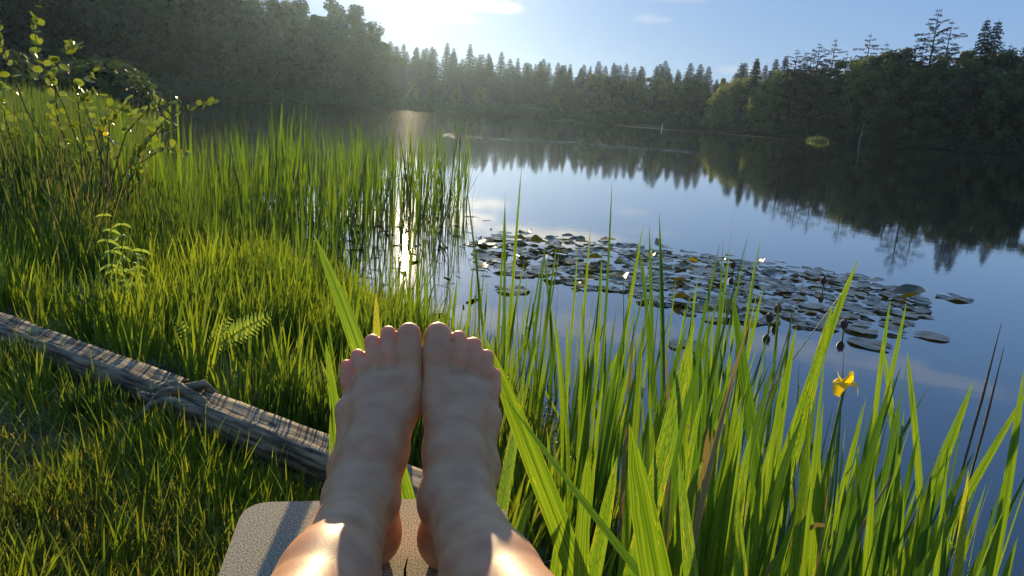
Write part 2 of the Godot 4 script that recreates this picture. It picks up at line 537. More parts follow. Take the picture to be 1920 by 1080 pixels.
func make_person() -> void:
	var st := begin()
	var J := [{
		"toes": [[Vector4(-0.1040, 0.9891, -0.7548, 0.0155), Vector4(-0.1063, 1.0138, -0.7721, 0.0148), Vector4(-0.1099, 1.0317, -0.7883, 0.0135)],
			[Vector4(-0.1225, 0.9885, -0.7592, 0.0098), Vector4(-0.1287, 1.0147, -0.7739, 0.0091), Vector4(-0.1334, 1.0304, -0.7911, 0.0088)],
			[Vector4(-0.1377, 0.9857, -0.7573, 0.0098), Vector4(-0.1436, 1.0075, -0.7701, 0.0091), Vector4(-0.1499, 1.0210, -0.7857, 0.0090)],
			[Vector4(-0.1528, 0.9816, -0.7556, 0.0092), Vector4(-0.1573, 0.9976, -0.7644, 0.0085), Vector4(-0.1636, 1.0064, -0.7766, 0.0083)],
			[Vector4(-0.1644, 0.9691, -0.7493, 0.0082), Vector4(-0.1704, 0.9850, -0.7593, 0.0074), Vector4(-0.1744, 0.9965, -0.7709, 0.0072)]],
		"bm": Vector4(-0.1066, 0.9766, -0.7411, 0.0200), "bl": Vector4(-0.1602, 0.9595, -0.7365, 0.0138), "mid": Vector4(-0.1329, 0.9759, -0.7456, 0.0170),
		"cm": Vector4(-0.1140, 0.9376, -0.6882, 0.0180), "cmid": Vector4(-0.1297, 0.9379, -0.6726, 0.0260), "cl": Vector4(-0.1493, 0.9155, -0.6911, 0.0190),
		"ank": Vector4(-0.1270, 0.9180, -0.6317, 0.0285), "heel": Vector4(-0.1240, 0.8669, -0.6540, 0.0262), "mm": Vector4(-0.1105, 0.9176, -0.6253, 0.0115), "lm": Vector4(-0.1500, 0.9114, -0.6393, 0.0115),
		"shin": Vector4(-0.1235, 0.9251, -0.4963, 0.0355), "knee": Vector4(-0.1330, 0.9450, -0.2325, 0.0540), "hip": Vector4(-0.1150, 0.9300, 0.1900, 0.0800)
	}, {
		"toes": [[Vector4(-0.0721, 0.9909, -0.7560, 0.0165), Vector4(-0.0756, 1.0156, -0.7734, 0.0165), Vector4(-0.0782, 1.0331, -0.7892, 0.0145)],
			[Vector4(-0.0517, 0.9896, -0.7600, 0.0098), Vector4(-0.0530, 1.0151, -0.7742, 0.0091), Vector4(-0.0552, 1.0304, -0.7911, 0.0089)],
			[Vector4(-0.0364, 0.9871, -0.7583, 0.0098), Vector4(-0.0368, 1.0098, -0.7717, 0.0092), Vector4(-0.0381, 1.0245, -0.7881, 0.0092)],
			[Vector4(-0.0232, 0.9812, -0.7554, 0.0092), Vector4(-0.0227, 1.0014, -0.7671, 0.0088), Vector4(-0.0230, 1.0140, -0.7820, 0.0086)],
			[Vector4(-0.0141, 0.9681, -0.7486, 0.0082), Vector4(-0.0122, 0.9863, -0.7602, 0.0072), Vector4(-0.0122, 0.9984, -0.7723, 0.0068)]],
		"bm": Vector4(-0.0678, 0.9788, -0.7427, 0.0190), "bl": Vector4(-0.0188, 0.9604, -0.7371, 0.0138), "mid": Vector4(-0.0445, 0.9800, -0.7484, 0.0170),
		"cm": Vector4(-0.0580, 0.9401, -0.6899, 0.0170), "cmid": Vector4(-0.0399, 0.9429, -0.6760, 0.0260), "cl": Vector4(-0.0237, 0.9224, -0.6959, 0.0190),
		"ank": Vector4(-0.0390, 0.9222, -0.6347, 0.0285), "heel": Vector4(-0.0440, 0.8679, -0.6568, 0.0262), "mm": Vector4(-0.0525, 0.9197, -0.6268, 0.0115), "lm": Vector4(-0.0180, 0.9188, -0.6446, 0.0115),
		"shin": Vector4(-0.0010, 0.9338, -0.4983, 0.0355), "knee": Vector4(0.0922, 0.9542, -0.2596, 0.0540), "hip": Vector4(0.0350, 0.9300, 0.1900, 0.0800)
	}]
	var seat := Vector4(-0.04, 0.945, 0.26, 0.10)
	for j in J:
		prim_a.clear()
		prim_ba.clear()
		prim_il.clear()
		prim_ra.clear()
		prim_rb.clear()
		toe_from = PackedInt32Array()
		add_prim(j.bm, j.cm)
		add_prim(j.mid, j.cmid)
		add_prim(j.bl, j.cl)
		add_prim(j.bm, j.bl)
		add_prim(j.cm, j.ank)
		add_prim(j.cmid, j.ank)
		add_prim(j.cl, j.ank)
		add_prim(j.heel, j.cl)
		add_prim(j.heel, j.cm + Vector4(0, -0.012, -0.012, -0.004))
		add_prim(j.heel, j.ank + Vector4(0, 0, 0.01, -0.012))
		add_prim(j.mm, j.mm + Vector4(0, 0, 0.006, -0.003))
		add_prim(j.lm, j.lm + Vector4(0, 0, 0.006, -0.003))
		add_prim(j.ank, j.shin)
		add_prim(j.shin, j.knee)
		# tendons over the instep, from each toe to the ankle
		for k in 4:
			var a: Vector4 = j.toes[k][0]
			var b: Vector4 = (j.cm * 0.35 + j.cmid * 0.65) if k == 0 else j.cmid
			add_prim(Vector4(a.x, a.y + 0.004, a.z + 0.006, 0.0070), Vector4(b.x + (0.006 if k == 0 else -0.002 * k) * signf(a.x - j.cmid.x + 0.0001), b.y + 0.010, b.z + 0.0155, 0.0125))
		add_prim(j.knee, j.hip)
		add_prim(j.hip, seat)
		n_body = prim_a.size()
		toe_from.append(n_body)
		for t in j.toes:
			add_prim(t[0], t[1])
			add_prim(t[1], t[2])
			toe_from.append(prim_a.size())
		var x: float = (j.ank.x + j.mid.x) * 0.5
		net(st, Vector3(x - 0.085, 0.835, -0.815), Vector3(x + 0.13, 1.055, -0.38), 0.0025)
		net(st, Vector3(x - 0.16, 0.83, -0.40), Vector3(x + 0.26, 1.06, 0.38), 0.012)
	var o := thing("person", "bare feet and shins stretched out, heels on the grey bench slab", "person", Vector3.ZERO)
	part("body", st.commit(), M.skin, o)


# ---------------------------------------------------------------- build
func _ready() -> void:
	# camera
	cam = Camera3D.new()
	cam.name = "camera"
	add_child(cam)
	cam.transform = Transform3D(Basis(Vector3.RIGHT, deg_to_rad(-13.4)) * Basis(Vector3.BACK, deg_to_rad(3.9)), Vector3(0, 1.28, 0))
	cam.fov = 42.18
	cam.near = 0.05
	cam.far = 1200.0
	cam.current = true
	# sky, sun, exposure
	rng.seed = 7
	noise.seed = 5
	noise.frequency = 0.05
	noise.fractal_octaves = 4
	fine.seed = 11
	fine.frequency = 1.0
	var env := Environment.new()
	env.background_mode = Environment.BG_SKY
	env.sky = Sky.new()
	env.sky.sky_material = make_sky()
	env.tonemap_mode = Environment.TONE_MAPPER_LINEAR
	env.tonemap_exposure = 1.62
	env.volumetric_fog_enabled = true
	env.volumetric_fog_density = 0.00019
	env.volumetric_fog_albedo = Color(0.74, 0.86, 1.0)
	env.volumetric_fog_anisotropy = 0.76
	env.sdfgi_enabled = true
	env.ssao_enabled = true
	env.ssil_enabled = true
	var we := WorldEnvironment.new()
	we.name = "world_environment"
	we.environment = env
	add_child(we)
	var sun := DirectionalLight3D.new()
	sun.name = "sun"
	sun.light_color = Color(1.0, 0.90, 0.70)
	sun.light_energy = 1.6
	sun.light_angular_distance = 0.5
	sun.shadow_enabled = true
	sun.rotation_degrees = Vector3(-SUN_EL, 180.0 - SUN_AZ, 0)
	add_child(sun)
	make_materials()
	make_terrain()
	make_water()
	make_trees()
	make_bench()
	make_beams()
	make_person()
	make_grass()
	make_left_bank()
	make_iris()
	make_lilies()
	make_small_things()

func axis(points: Array) -> PackedFloat32Array:      # [[start, step], ...] then the end
	var out := PackedFloat32Array()
	for i in points.size() - 1:
		var a: float = points[i][0]
		var b: float = points[i + 1][0]
		var n := maxi(1, roundi((b - a) / points[i][1]))
		for k in n: out.append(lerpf(a, b, float(k) / n))
	out.append(points[-1][0])
	return out

func make_terrain() -> void:
	var xs := axis([[-420.0, 30.0], [-120.0, 6.0], [-30.0, 2.0], [-10.0, 0.35], [-5.0, 0.14], [2.5, 0.4], [8.0, 3.0], [30.0, 3.0], [70.0, 8.0], [130.0, 40.0], [420.0, 1.0]])
	var zs := axis([[-450.0, 40.0], [-240.0, 6.0], [-60.0, 4.0], [-22.0, 1.0], [-10.0, 0.3], [-6.0, 0.14], [1.5, 0.5], [8.0, 8.0], [60.0, 40.0], [220.0, 1.0]])
	var st := begin()
	st.set_smooth_group(0)
	for z in zs:
		for x in xs:
			var d := lake_distance(x, z)
			st.set_uv(Vector2(x, z))
			st.add_vertex(Vector3(x, ground_y(x, z, d), z))
	var n := xs.size()
	for j in zs.size() - 1:
		for i in n - 1:
			var a := j * n + i
			for k in [a, a + 1, a + n + 1, a, a + n + 1, a + n]: st.add_index(k)
	tag(part("ground", commit(st), M.soil, self), "damp mossy bank and lawn soil round the lake", "ground", "", "structure")

func make_water() -> void:
	var pm := PlaneMesh.new()
	pm.size = Vector2(170, 190)
	pm.subdivide_width = 4
	pm.subdivide_depth = 4
	tag(part("water", pm, M.water, self, Transform3D(Basis(), Vector3(30, 0, -82))), "still dark lake water mirroring sky and trees", "water", "", "structure")
	# bands of wind-rippled water far out
	for b in [[Vector2(3, -130), Vector2(36, -92), 9.0], [Vector2(-21.5, -134), Vector2(-13, -130), 2.0]]:
		var st := begin()
		var a: Vector2 = b[0]
		var e: Vector2 = b[1]
		var hw: float = b[2]
		for i in 24:
			for s in [[i, -1], [i + 1, -1], [i + 1, 1], [i, -1], [i + 1, 1], [i, 1]]:
				var t: float = s[0] / 24.0
				var p: Vector2 = a.lerp(e, t) + Vector2(0.3, 1.0) * s[1] * hw * 0.5 * sin(PI * clampf(t * 0.9 + 0.05, 0, 1)) * (0.7 + 0.5 * sin(t * 17.0 + s[1]))
				st.add_vertex(Vector3(p.x, 0.012, p.y))
		tag(part("water_ripple_band", commit(st), M.rippled_water, self), "", "", "", "structure")


# ---------------------------------------------------------------- trees
func deciduous(seed_: int, h: float, spread: float, leaves: int, droop: float, tone: Color) -> Node3D:
	rng.seed = seed_
	var o := Node3D.new()
	o.set_meta("called", "broadleaf_tree")
	o.set_meta("category", "tree")
	var st := begin()
	var top := Vector3(rr(-0.4, 0.4), h * 0.86, rr(-0.4, 0.4))
	add_tube(st, [Vector3(0, -0.4, 0), Vector3(0.1, h * 0.3, 0), top * Vector3(0.6, 0.7, 0.6), top], [h * 0.019, h * 0.014, h * 0.008, h * 0.002], 7)
	var lobes := []
	for i in 32:
		var t := 0.08 + 0.90 * (i + 0.5) / 32.0
		var an := i * 2.399 + rr(-0.4, 0.4)
		var reach := spread * (0.35 + 0.75 * sin(PI * clampf(0.22 + t * 0.75, 0.0, 1.0))) * rr(0.65, 1.15)
		var end := Vector3(cos(an) * reach, h * t + rr(-0.4, 0.4), sin(an) * reach)
		var from := Vector3(0.1, h * t * 0.72, 0)
		add_tube(st, [from, from.lerp(end, 0.5) + Vector3.UP * 0.35, end], [h * 0.0035, h * 0.0025, h * 0.001], 4)
		lobes.append([end, rr(0.6, 1.45) * spread * 0.27])
	lobes.append([top, spread * 0.36])
	part("trunk", commit(st, false), M.bark, o)
	var lf := begin()
	for i in leaves:
		var lobe: Array = lobes[rng.randi() % lobes.size()]
		var d := Vector3(rng.randfn(), rng.randfn(), rng.randfn()).normalized()
		var r: float = lobe[1] * pow(rng.randf(), 0.45)
		if noise.get_noise_3dv((lobe[0] + d * r) * 16.0) < -0.22: continue
		var p: Vector3 = lobe[0] + d * r * Vector3(1, 0.8, 1)
		p.y -= droop * rng.randf() * rng.randf() * 1.6
		if p.y < 0.1: continue
		var n := (d + Vector3(rr(-0.8, 0.8), rr(-0.5, 1.0), rr(-0.8, 0.8))).normalized()
		var al := n.cross(Vector3(rr(-1, 1), rr(-1, 1), rr(-1, 1))).normalized()
		var k := rr(0.7, 1.35)
		add_leaf_quad(lf, p, al, n, rr(0.22, 0.44), Color(tone.r * k * rr(0.9, 1.15), tone.g * k, tone.b * k))
	part("crown", commit(lf, false), M.tree_leaf, o)
	return o

func spruce(seed_: int, h: float, width: float, sparse: float, tone: Color) -> Node3D:
	rng.seed = seed_
	var o := Node3D.new()
	o.set_meta("called", "conifer_tree")
	o.set_meta("category", "tree")
	part("trunk", tube_mesh([Vector3(0, -0.4, 0), Vector3(0.05, h * 0.5, 0), Vector3(0, h, 0)], [h * 0.014, h * 0.009, 0.012], 6), M.bark, o)
	var st := begin()
	var y := h * 0.10
	while y < h * 0.985:
		var t := y / h
		var reach := width * pow(1.0 - t, 0.78) * rr(0.7, 1.2) + 0.04
		if sparse > 0.0: reach = width * (0.35 + 0.65 * sin(PI * clampf(t * 0.85 + 0.12, 0.0, 1.0))) * rr(0.45, 1.2) * (1.0 - smoothstep(0.8, 1.0, t) * 0.75)
		var n := 8 if sparse == 0.0 else 5
		var off := rr(0, TAU)
		for k in n:
			if rng.randf() < sparse * 0.45: continue
			var an := off + TAU * k / n + rr(-0.25, 0.25)
			var out := Vector3(cos(an), rr(-0.42, -0.12) if sparse == 0.0 else rr(-0.1, 0.35), sin(an)).normalized()
			var ln := reach * rr(0.75, 1.15)
			var root := Vector3(0, y, 0)
			add_tube(st, [root, root + out * ln], [0.03, 0.01], 3, Color(0.03, 0.022, 0.015))
			var m := int(6 + ln * 8.0) if sparse == 0.0 else int(10 + ln * 15.0)
			for i in m:
				var u := pow((i + rng.randf()) / m, 0.8)
				if sparse > 0.0 and u < 0.2: continue
				var p := root + out * ln * u + Vector3(rr(-0.1, 0.1), rr(-0.14, 0.06), rr(-0.1, 0.1))
				var sd := out.cross(Vector3.UP).normalized() * (1.0 if i % 2 == 0 else -1.0)
				var al := (out * 0.7 + sd * rr(0.2, 0.9) + Vector3.DOWN * rr(0.0, 0.5)).normalized()
				var c := rr(0.7, 1.3)
				add_leaf_quad(st, p + al * 0.12, al, (Vector3.UP + sd * 0.4).normalized(), rr(0.30, 0.60) * (0.28 + 0.72 * sqrt(1.0 - t)), Color(tone.r * c, tone.g * c, tone.b * c))
		y += rr(0.26, 0.40) * (1.0 if sparse == 0.0 else rr(0.8, 1.8))
	part("crown", commit(st, false), M.needle, o)
	return o

const ORD := ["first", "second", "third", "fourth", "fifth", "sixth", "seventh", "eighth", "ninth", "tenth", "eleventh", "twelfth", "thirteenth", "fourteenth", "fifteenth", "sixteenth", "seventeenth", "eighteenth", "nineteenth", "twentieth", "twenty-first", "twenty-second", "twenty-third", "twenty-fourth", "twenty-fifth", "twenty-sixth", "twenty-seventh", "twenty-eighth", "twenty-ninth", "thirtieth", "thirty-first", "thirty-second", "thirty-third", "thirty-fourth"]

func plant_trees(protos: Array, heights: Array, tops: Array, label: String, group: String, widen := 1.0) -> void:
	var order := range(tops.size())
	order.sort_custom(func(a, b): return tops[a].x / -tops[a].z < tops[b].x / -tops[b].z)
	for r in order.size():
		var i: int = order[r]
		var p: Vector3 = tops[i]
		var k := rng.randi() % protos.size()
		var g := ground_y(p.x, p.z)
		var s: float = (p.y - g) / heights[k]
		dup(protos[k], upright(Vector3(p.x, g - 0.05, p.z), rr(0, TAU), Vector3(s * widen, s, s * widen) * Vector3(rr(0.9, 1.15), 1, rr(0.9, 1.15))), label % ORD[r], group)

func make_trees() -> void:
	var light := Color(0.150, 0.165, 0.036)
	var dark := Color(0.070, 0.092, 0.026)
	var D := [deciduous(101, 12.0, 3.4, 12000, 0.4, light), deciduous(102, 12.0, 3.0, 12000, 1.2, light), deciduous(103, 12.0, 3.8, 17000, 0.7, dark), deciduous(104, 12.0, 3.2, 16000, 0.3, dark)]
	var DH := [12.6, 12.6, 12.7, 12.6]
	var S := [spruce(201, 14.0, 3.3, 0.0, Color(0.035, 0.055, 0.028)), spruce(202, 14.0, 2.7, 0.0, Color(0.035, 0.052, 0.025)), spruce(203, 14.0, 3.7, 0.0, Color(0.04, 0.06, 0.03))]
	var SH := [14.0, 14.0, 14.0]
	var P := [spruce(204, 14.0, 2.4, 0.7, Color(0.04, 0.055, 0.028)), spruce(205, 14.0, 2.8, 0.5, Color(0.04, 0.055, 0.03))]
	rng.seed = 31
	plant_trees(S, SH, [Vector3(-31.0, 13.6, -176.0), Vector3(-30.3, 15.4, -190.0), Vector3(-27.3, 14.6, -190.0), Vector3(-23.6, 13.5, -176.0), Vector3(-22.4, 14.6, -182.0), Vector3(-19.7, 16.3, -190.0), Vector3(-17.3, 14.6, -182.0), Vector3(-14.1, 16.4, -190.0), Vector3(-11.7, 14.1, -190.0), Vector3(-8.8, 13.6, -176.0), Vector3(-6.4, 15.1, -190.0), Vector3(-3.9, 12.7, -176.0), Vector3(-2.2, 13.3, -182.0), Vector3(0.1, 12.5, -182.0), Vector3(2.1, 12.7, -190.0), Vector3(4.9, 12.4, -176.0), Vector3(7.0, 12.6, -176.0), Vector3(9.3, 13.0, -190.0), Vector3(10.1, 12.8, -182.0), Vector3(13.2, 12.6, -190.0), Vector3(15.5, 13.1, -190.0), Vector3(17.0, 12.0, -182.0), Vector3(20.2, 13.8, -182.0), Vector3(24.2, 14.3, -190.0), Vector3(25.8, 13.0, -176.0), Vector3(29.2, 13.3, -176.0), Vector3(34.6, 14.0, -190.0), Vector3(34.1, 12.8, -176.0), Vector3(39.2, 13.3, -190.0), Vector3(39.2, 12.4, -182.0), Vector3(43.9, 12.1, -190.0), Vector3(43.1, 11.3, -176.0)], "dark pointed spruce in the far treeline, %s from the left", "spruces along the far shore", 1.15)
	plant_trees(D, DH, [Vector3(-28.3, 5.3, -166.0), Vector3(-24.3, 5.6, -166.0), Vector3(-19.7, 5.4, -166.0), Vector3(-14.6, 5.8, -166.0), Vector3(-9.5, 5.6, -166.0), Vector3(-4.3, 5.4, -166.0), Vector3(1.4, 5.2, -166.0), Vector3(6.6, 5.2, -164.0), Vector3(11.1, 5.5, -162.0), Vector3(14.5, 10.0, -162.0), Vector3(17.9, 9.7, -160.0), Vector3(21.9, 9.7, -158.0), Vector3(25.9, 9.7, -156.0), Vector3(29.9, 9.7, -156.0), Vector3(33.9, 9.7, -152.0), Vector3(37.9, 9.6, -150.0), Vector3(40.2, 9.9, -156.0)], "rounded broadleaf tree below the far spruces, %s from the left", "broadleaf trees along the far shore")
	var rs := [[0, Vector3(36.6, 12.2, -125.0)], [0, Vector3(38.4, 11.3, -126.0)], [0, Vector3(38.7, 12.0, -122.0)], [0, Vector3(39.5, 12.4, -120.0)], [1, Vector3(39.7, 12.9, -116.0)], [1, Vector3(41.6, 12.8, -118.0)], [1, Vector3(41.9, 13.2, -116.0)], [1, Vector3(42.1, 13.8, -114.0)], [1, Vector3(43.5, 14.3, -112.0)], [1, Vector3(45.5, 12.5, -112.0)], [1, Vector3(46.6, 14.8, -108.0)], [1, Vector3(48.1, 13.5, -106.0)], [1, Vector3(50.6, 13.9, -103.0)], [1, Vector3(51.1, 17.4, -100.0)], [1, Vector3(52.5, 15.9, -99.0)], [0, Vector3(56.2, 16.3, -98.0)], [0, Vector3(57.0, 16.1, -97.0)], [1, Vector3(58.5, 13.2, -96.0)], [0, Vector3(60.0, 14.4, -95.0)]]
	plant_trees(S, SH, rs.filter(func(a): return a[0] == 0).map(func(a): return a[1]), "dense dark spruce above the right-hand wood, %s from the left", "spruces in the near wood", 0.95)
	plant_trees(P, SH.slice(0, 2), rs.filter(func(a): return a[0] == 1).map(func(a): return a[1]), "thin gappy pine above the right-hand wood, %s from the left", "pines in the near wood")
	var W := [deciduous(105, 12.0, 3.6, 12000, 1.6, Color(0.215, 0.235, 0.062)), deciduous(106, 12.0, 3.3, 12000, 1.2, Color(0.235, 0.25, 0.055))]
	rng.seed = 34
	plant_trees(W, [12.6, 12.6], [Vector3(33.8, 6.9, -133.0), Vector3(35.4, 9.3, -134.0), Vector3(36.6, 9.5, -130.0), Vector3(37.6, 8.4, -123.5), Vector3(38.9, 6.6, -117.5), Vector3(39.0, 10.0, -120.0), Vector3(47.4, 12.4, -104.0)], "pale sunlit willow at the right wood's waterside, %s from the left", "willows of the near wood", 1.15)
	plant_trees(D, DH, [Vector3(41.6, 10.7, -122.0), Vector3(41.8, 8.3, -113.0), Vector3(43.5, 10.5, -116.0), Vector3(43.6, 9.0, -108.0), Vector3(45.5, 11.5, -110.0), Vector3(45.5, 9.5, -102.0), Vector3(48.0, 12.3, -106.0), Vector3(48.6, 12.8, -103.0), Vector3(49.2, 10.2, -98.0), Vector3(51.9, 11.9, -101.0), Vector3(52.4, 11.7, -97.0), Vector3(53.0, 10.1, -92.0), Vector3(56.2, 12.5, -97.0), Vector3(55.5, 10.7, -90.0), Vector3(58.5, 12.7, -94.0), Vector3(58.2, 11.6, -88.0)], "leafy broadleaf tree fronting the right-hand wood, %s from the left", "broadleaf trees in the near wood", 1.1)
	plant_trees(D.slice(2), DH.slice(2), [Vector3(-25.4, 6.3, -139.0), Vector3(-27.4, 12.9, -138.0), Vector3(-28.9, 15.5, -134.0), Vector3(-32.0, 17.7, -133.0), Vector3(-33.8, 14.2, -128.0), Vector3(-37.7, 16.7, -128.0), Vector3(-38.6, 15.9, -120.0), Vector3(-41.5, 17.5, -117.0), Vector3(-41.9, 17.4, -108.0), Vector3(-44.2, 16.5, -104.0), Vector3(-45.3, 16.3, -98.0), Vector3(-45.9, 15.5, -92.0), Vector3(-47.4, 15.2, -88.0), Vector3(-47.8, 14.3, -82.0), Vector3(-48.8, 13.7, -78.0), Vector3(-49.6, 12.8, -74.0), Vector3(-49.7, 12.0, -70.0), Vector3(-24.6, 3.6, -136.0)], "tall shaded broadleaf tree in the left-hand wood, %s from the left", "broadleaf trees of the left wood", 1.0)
	# the depth of the woods, read as one mass
	rng.seed = 33
	for q in [["shaded_wood", [[-60.0, -168.0], [-30.0, -178.0], [10.0, -176.0], [50.0, -165.0]], 11.0, 130, "shaded wood filling the far shore behind the front trees"], ["shaded_wood", [[38.0, -135.0], [45.0, -120.0], [55.0, -102.0], [66.0, -88.0], [85.0, -78.0]], 9.5, 80, "dark depth of the wood on the right shore"], ["shaded_wood", [[-30.0, -140.0], [-42.0, -128.0], [-52.0, -100.0], [-56.0, -70.0], [-60.0, -40.0]], 15.0, 80, "dark depth of the wood on the left shore"]]:
		var line: Array = q[1]
		var at := []
		var tints := []
		for i in int(q[3]):
			var t: float = float(i) / q[3] * (line.size() - 1.001)
			var a: Array = line[int(t)]
			var b: Array = line[int(t) + 1]
			var x: float = lerpf(a[0], b[0], t - int(t)) + rr(-5, 5)
			var z: float = lerpf(a[1], b[1], t - int(t)) + rr(-5, 5)
			if lake_distance(x, z) < 3.0: continue
			var s: float = q[2] / 12.6 * rr(0.6, 1.0)
			at.append(upright(Vector3(x, ground_y(x, z), z), rr(0, TAU), Vector3(s * 1.35, s, s * 1.35)))
			tints.append(Color.WHITE)
		var deep_wood: MeshInstance3D = (S[0] if q[2] == 11.0 else D[2]).get_child(1)
		mm(q[0], deep_wood.mesh, M.needle if q[2] == 11.0 else M.tree_leaf, at, tints, q[4], "wood")
	# bushes along the waterline
	var bush := begin()
	for i in 2600:
		var d := Vector3(rng.randfn(), absf(rng.randfn()), rng.randfn()).normalized()
		var p := d * pow(rng.randf(), 0.4) * Vector3(2.4, 1.9, 1.6) * (0.8 + 0.4 * noise.get_noise_3dv(d * 40.0))
		var n := (d + Vector3(rr(-0.8, 0.8), rr(-0.5, 1.0), rr(-0.8, 0.8))).normalized()
		var k := rr(0.7, 1.3)
		add_leaf_quad(bush, p, n.cross(Vector3(rr(-1, 1), rr(-1, 1), rr(-1, 1))).normalized(), n, rr(0.18, 0.36), Color(0.062 * k, 0.09 * k, 0.024 * k))
	var bm := commit(bush, false)
	var at2 := []
	for i in range(16, lake.size() - 3):
		var a := lake[i]
		var b := lake[i + 1]
		var n := maxi(1, int(a.distance_to(b) / 1.3))
		for k in n:
			var c := a.lerp(b, (k + rr(0, 0.8)) / n)
			var nrm := (b - a).orthogonal().normalized()
			if lake_distance(c.x + nrm.x, c.y + nrm.y) < 0.0: nrm = -nrm
			c += nrm * (rr(0.6, 2.2) if k % 2 == 0 else rr(2.5, 6.0))
			at2.append(upright(Vector3(c.x, ground_y(c.x, c.y) - 0.1, c.y), rr(0, TAU), Vector3.ONE * rr(0.7, 1.5)))
	mm("waterside_undergrowth", bm, M.tree_leaf, at2, [], "low bushes overhanging the far waterline", "undergrowth")


# ---------------------------------------------------------------- bench and beams
func bench_xf() -> Transform3D:      # own axes: x across, z along, towards the sitter
	return Transform3D(Basis(Vector3.UP, deg_to_rad(9.8)), Vector3(-0.137, BENCH_TOP, -0.770))

func make_bench() -> void:
	var o := thing("bench", "grey weathered bench slab with rounded corners under the feet", "bench", Vector3.ZERO)
	o.transform = bench_xf()
	var tops := CSGCombiner3D.new()
	tops.name = "slab"
	o.add_child(tops)
	var poly := PackedVector2Array()
	var hw := 0.146
	var r := 0.030
	var ln := 1.35
	for c in [[hw - r, ln - r, 0.0], [-hw + r, ln - r, 90.0], [-hw + r, r, 180.0], [hw - r, r, 270.0]]:
		for k in 6:
			var an := deg_to_rad(c[2] + 18.0 * k)
			var q := Vector2(c[0] + cos(an) * r, c[1] + sin(an) * r)
			if c[2] == 270.0 and k == 4: q += Vector2(-0.006, 0.004)      # a chip out of the corner
			poly.append(q)
	# stacked layers round the upper edge
	for s in [[0.000, 0.004, 0.0035], [0.004, 0.0035, 0.0012], [0.0075, 0.0575, 0.0]]:
		var body := CSGPolygon3D.new()
		body.name = "layer"
		var off := Geometry2D.offset_polygon(poly, -s[2])
		body.polygon = off[0] if off.size() > 0 else poly
		body.depth = s[1] + 0.0002
		body.transform = Transform3D(Basis(Vector3(1, 0, 0), Vector3(0, 0, 1), Vector3(0, -1, 0)), Vector3(0, -s[0] - s[1], 0))
		body.material = M.slab
		tops.add_child(body, true)
	# the crack between the heels
	var crack := CSGPolygon3D.new()
	crack.name = "crack"
	crack.operation = CSGShape3D.OPERATION_SUBTRACTION
	var left := []
	var right := []
	for i in 9:
		var z := 0.118 + i * 0.019
		var x := 0.032 + fine.get_noise_1d(i * 1.7) * 0.006 - 0.004 * i * 0.4
		var w := 0.0016 * sin(PI * clampf((i + 0.3) / 8.6, 0.0, 1.0)) + 0.0004
		left.append(Vector2(x - w, z))
		right.push_front(Vector2(x + w, z))
	crack.polygon = PackedVector2Array(left + right)
	crack.depth = 0.03
	crack.transform = Transform3D(Basis(Vector3(1, 0, 0), Vector3(0, 0, 1), Vector3(0, -1, 0)), Vector3(0, -0.026, 0))
	crack.material = M.slab
	tops.add_child(crack)
	for z in [0.16, 1.1]:
		var b := BoxMesh.new()
		b.size = Vector3(0.20, 0.50, 0.075)
		part("leg", b, M.slab, o, Transform3D(Basis(), Vector3(0, -0.065 - 0.25, z)))

func beam_mesh(length: float, w: float, h: float, seed_: int) -> ArrayMesh:
	var st := begin()
	st.set_smooth_group(0)
	var sec := [Vector2(-0.5, 0.36), Vector2(-0.45, 0.5), Vector2(-0.25, 0.515), Vector2(0, 0.50), Vector2(0.25, 0.51), Vector2(0.45, 0.5), Vector2(0.5, 0.36), Vector2(0.5, 0), Vector2(0.5, -0.5), Vector2(-0.5, -0.5), Vector2(-0.5, 0)]
	var n := 60
	for i in n + 1:
		var x := length * i / n
		for k in sec.size() + 1:
			var s: Vector2 = sec[k % sec.size()]
			var j := fine.get_noise_3d(x * 6.0, s.x * 3.0 + seed_, s.y * 3.0) * 0.006 + fine.get_noise_3d(x * 11.0, s.x * 9.0 + seed_, s.y * 9.0) * 0.003
			var crack := -0.007 if k in [3] and fine.get_noise_1d(x * 2.0 + seed_) > 0.0 else 0.0
			st.add_vertex(Vector3(x, s.y * h + j + crack, s.x * w + j * 0.8))
	var m := sec.size() + 1
	for i in n:
		for k in m - 1:
			var a := i * m + k
			for q in [a, a + m, a + m + 1, a, a + m + 1, a + 1]: st.add_index(q)
	for e in [0, n]:
		for k in range(1, m - 2):
			var tri := [e * m, e * m + k, e * m + k + 1]
			if e == 0: tri.reverse()
			for q in tri: st.add_index(q)
	return commit(st)

var beams := [[Vector3(-2.75, 0.432, -3.005), Vector3(-0.93, 0.428, -1.975)], [Vector3(-0.865, 0.424, -1.925), Vector3(-0.05, 0.412, -1.47)]]

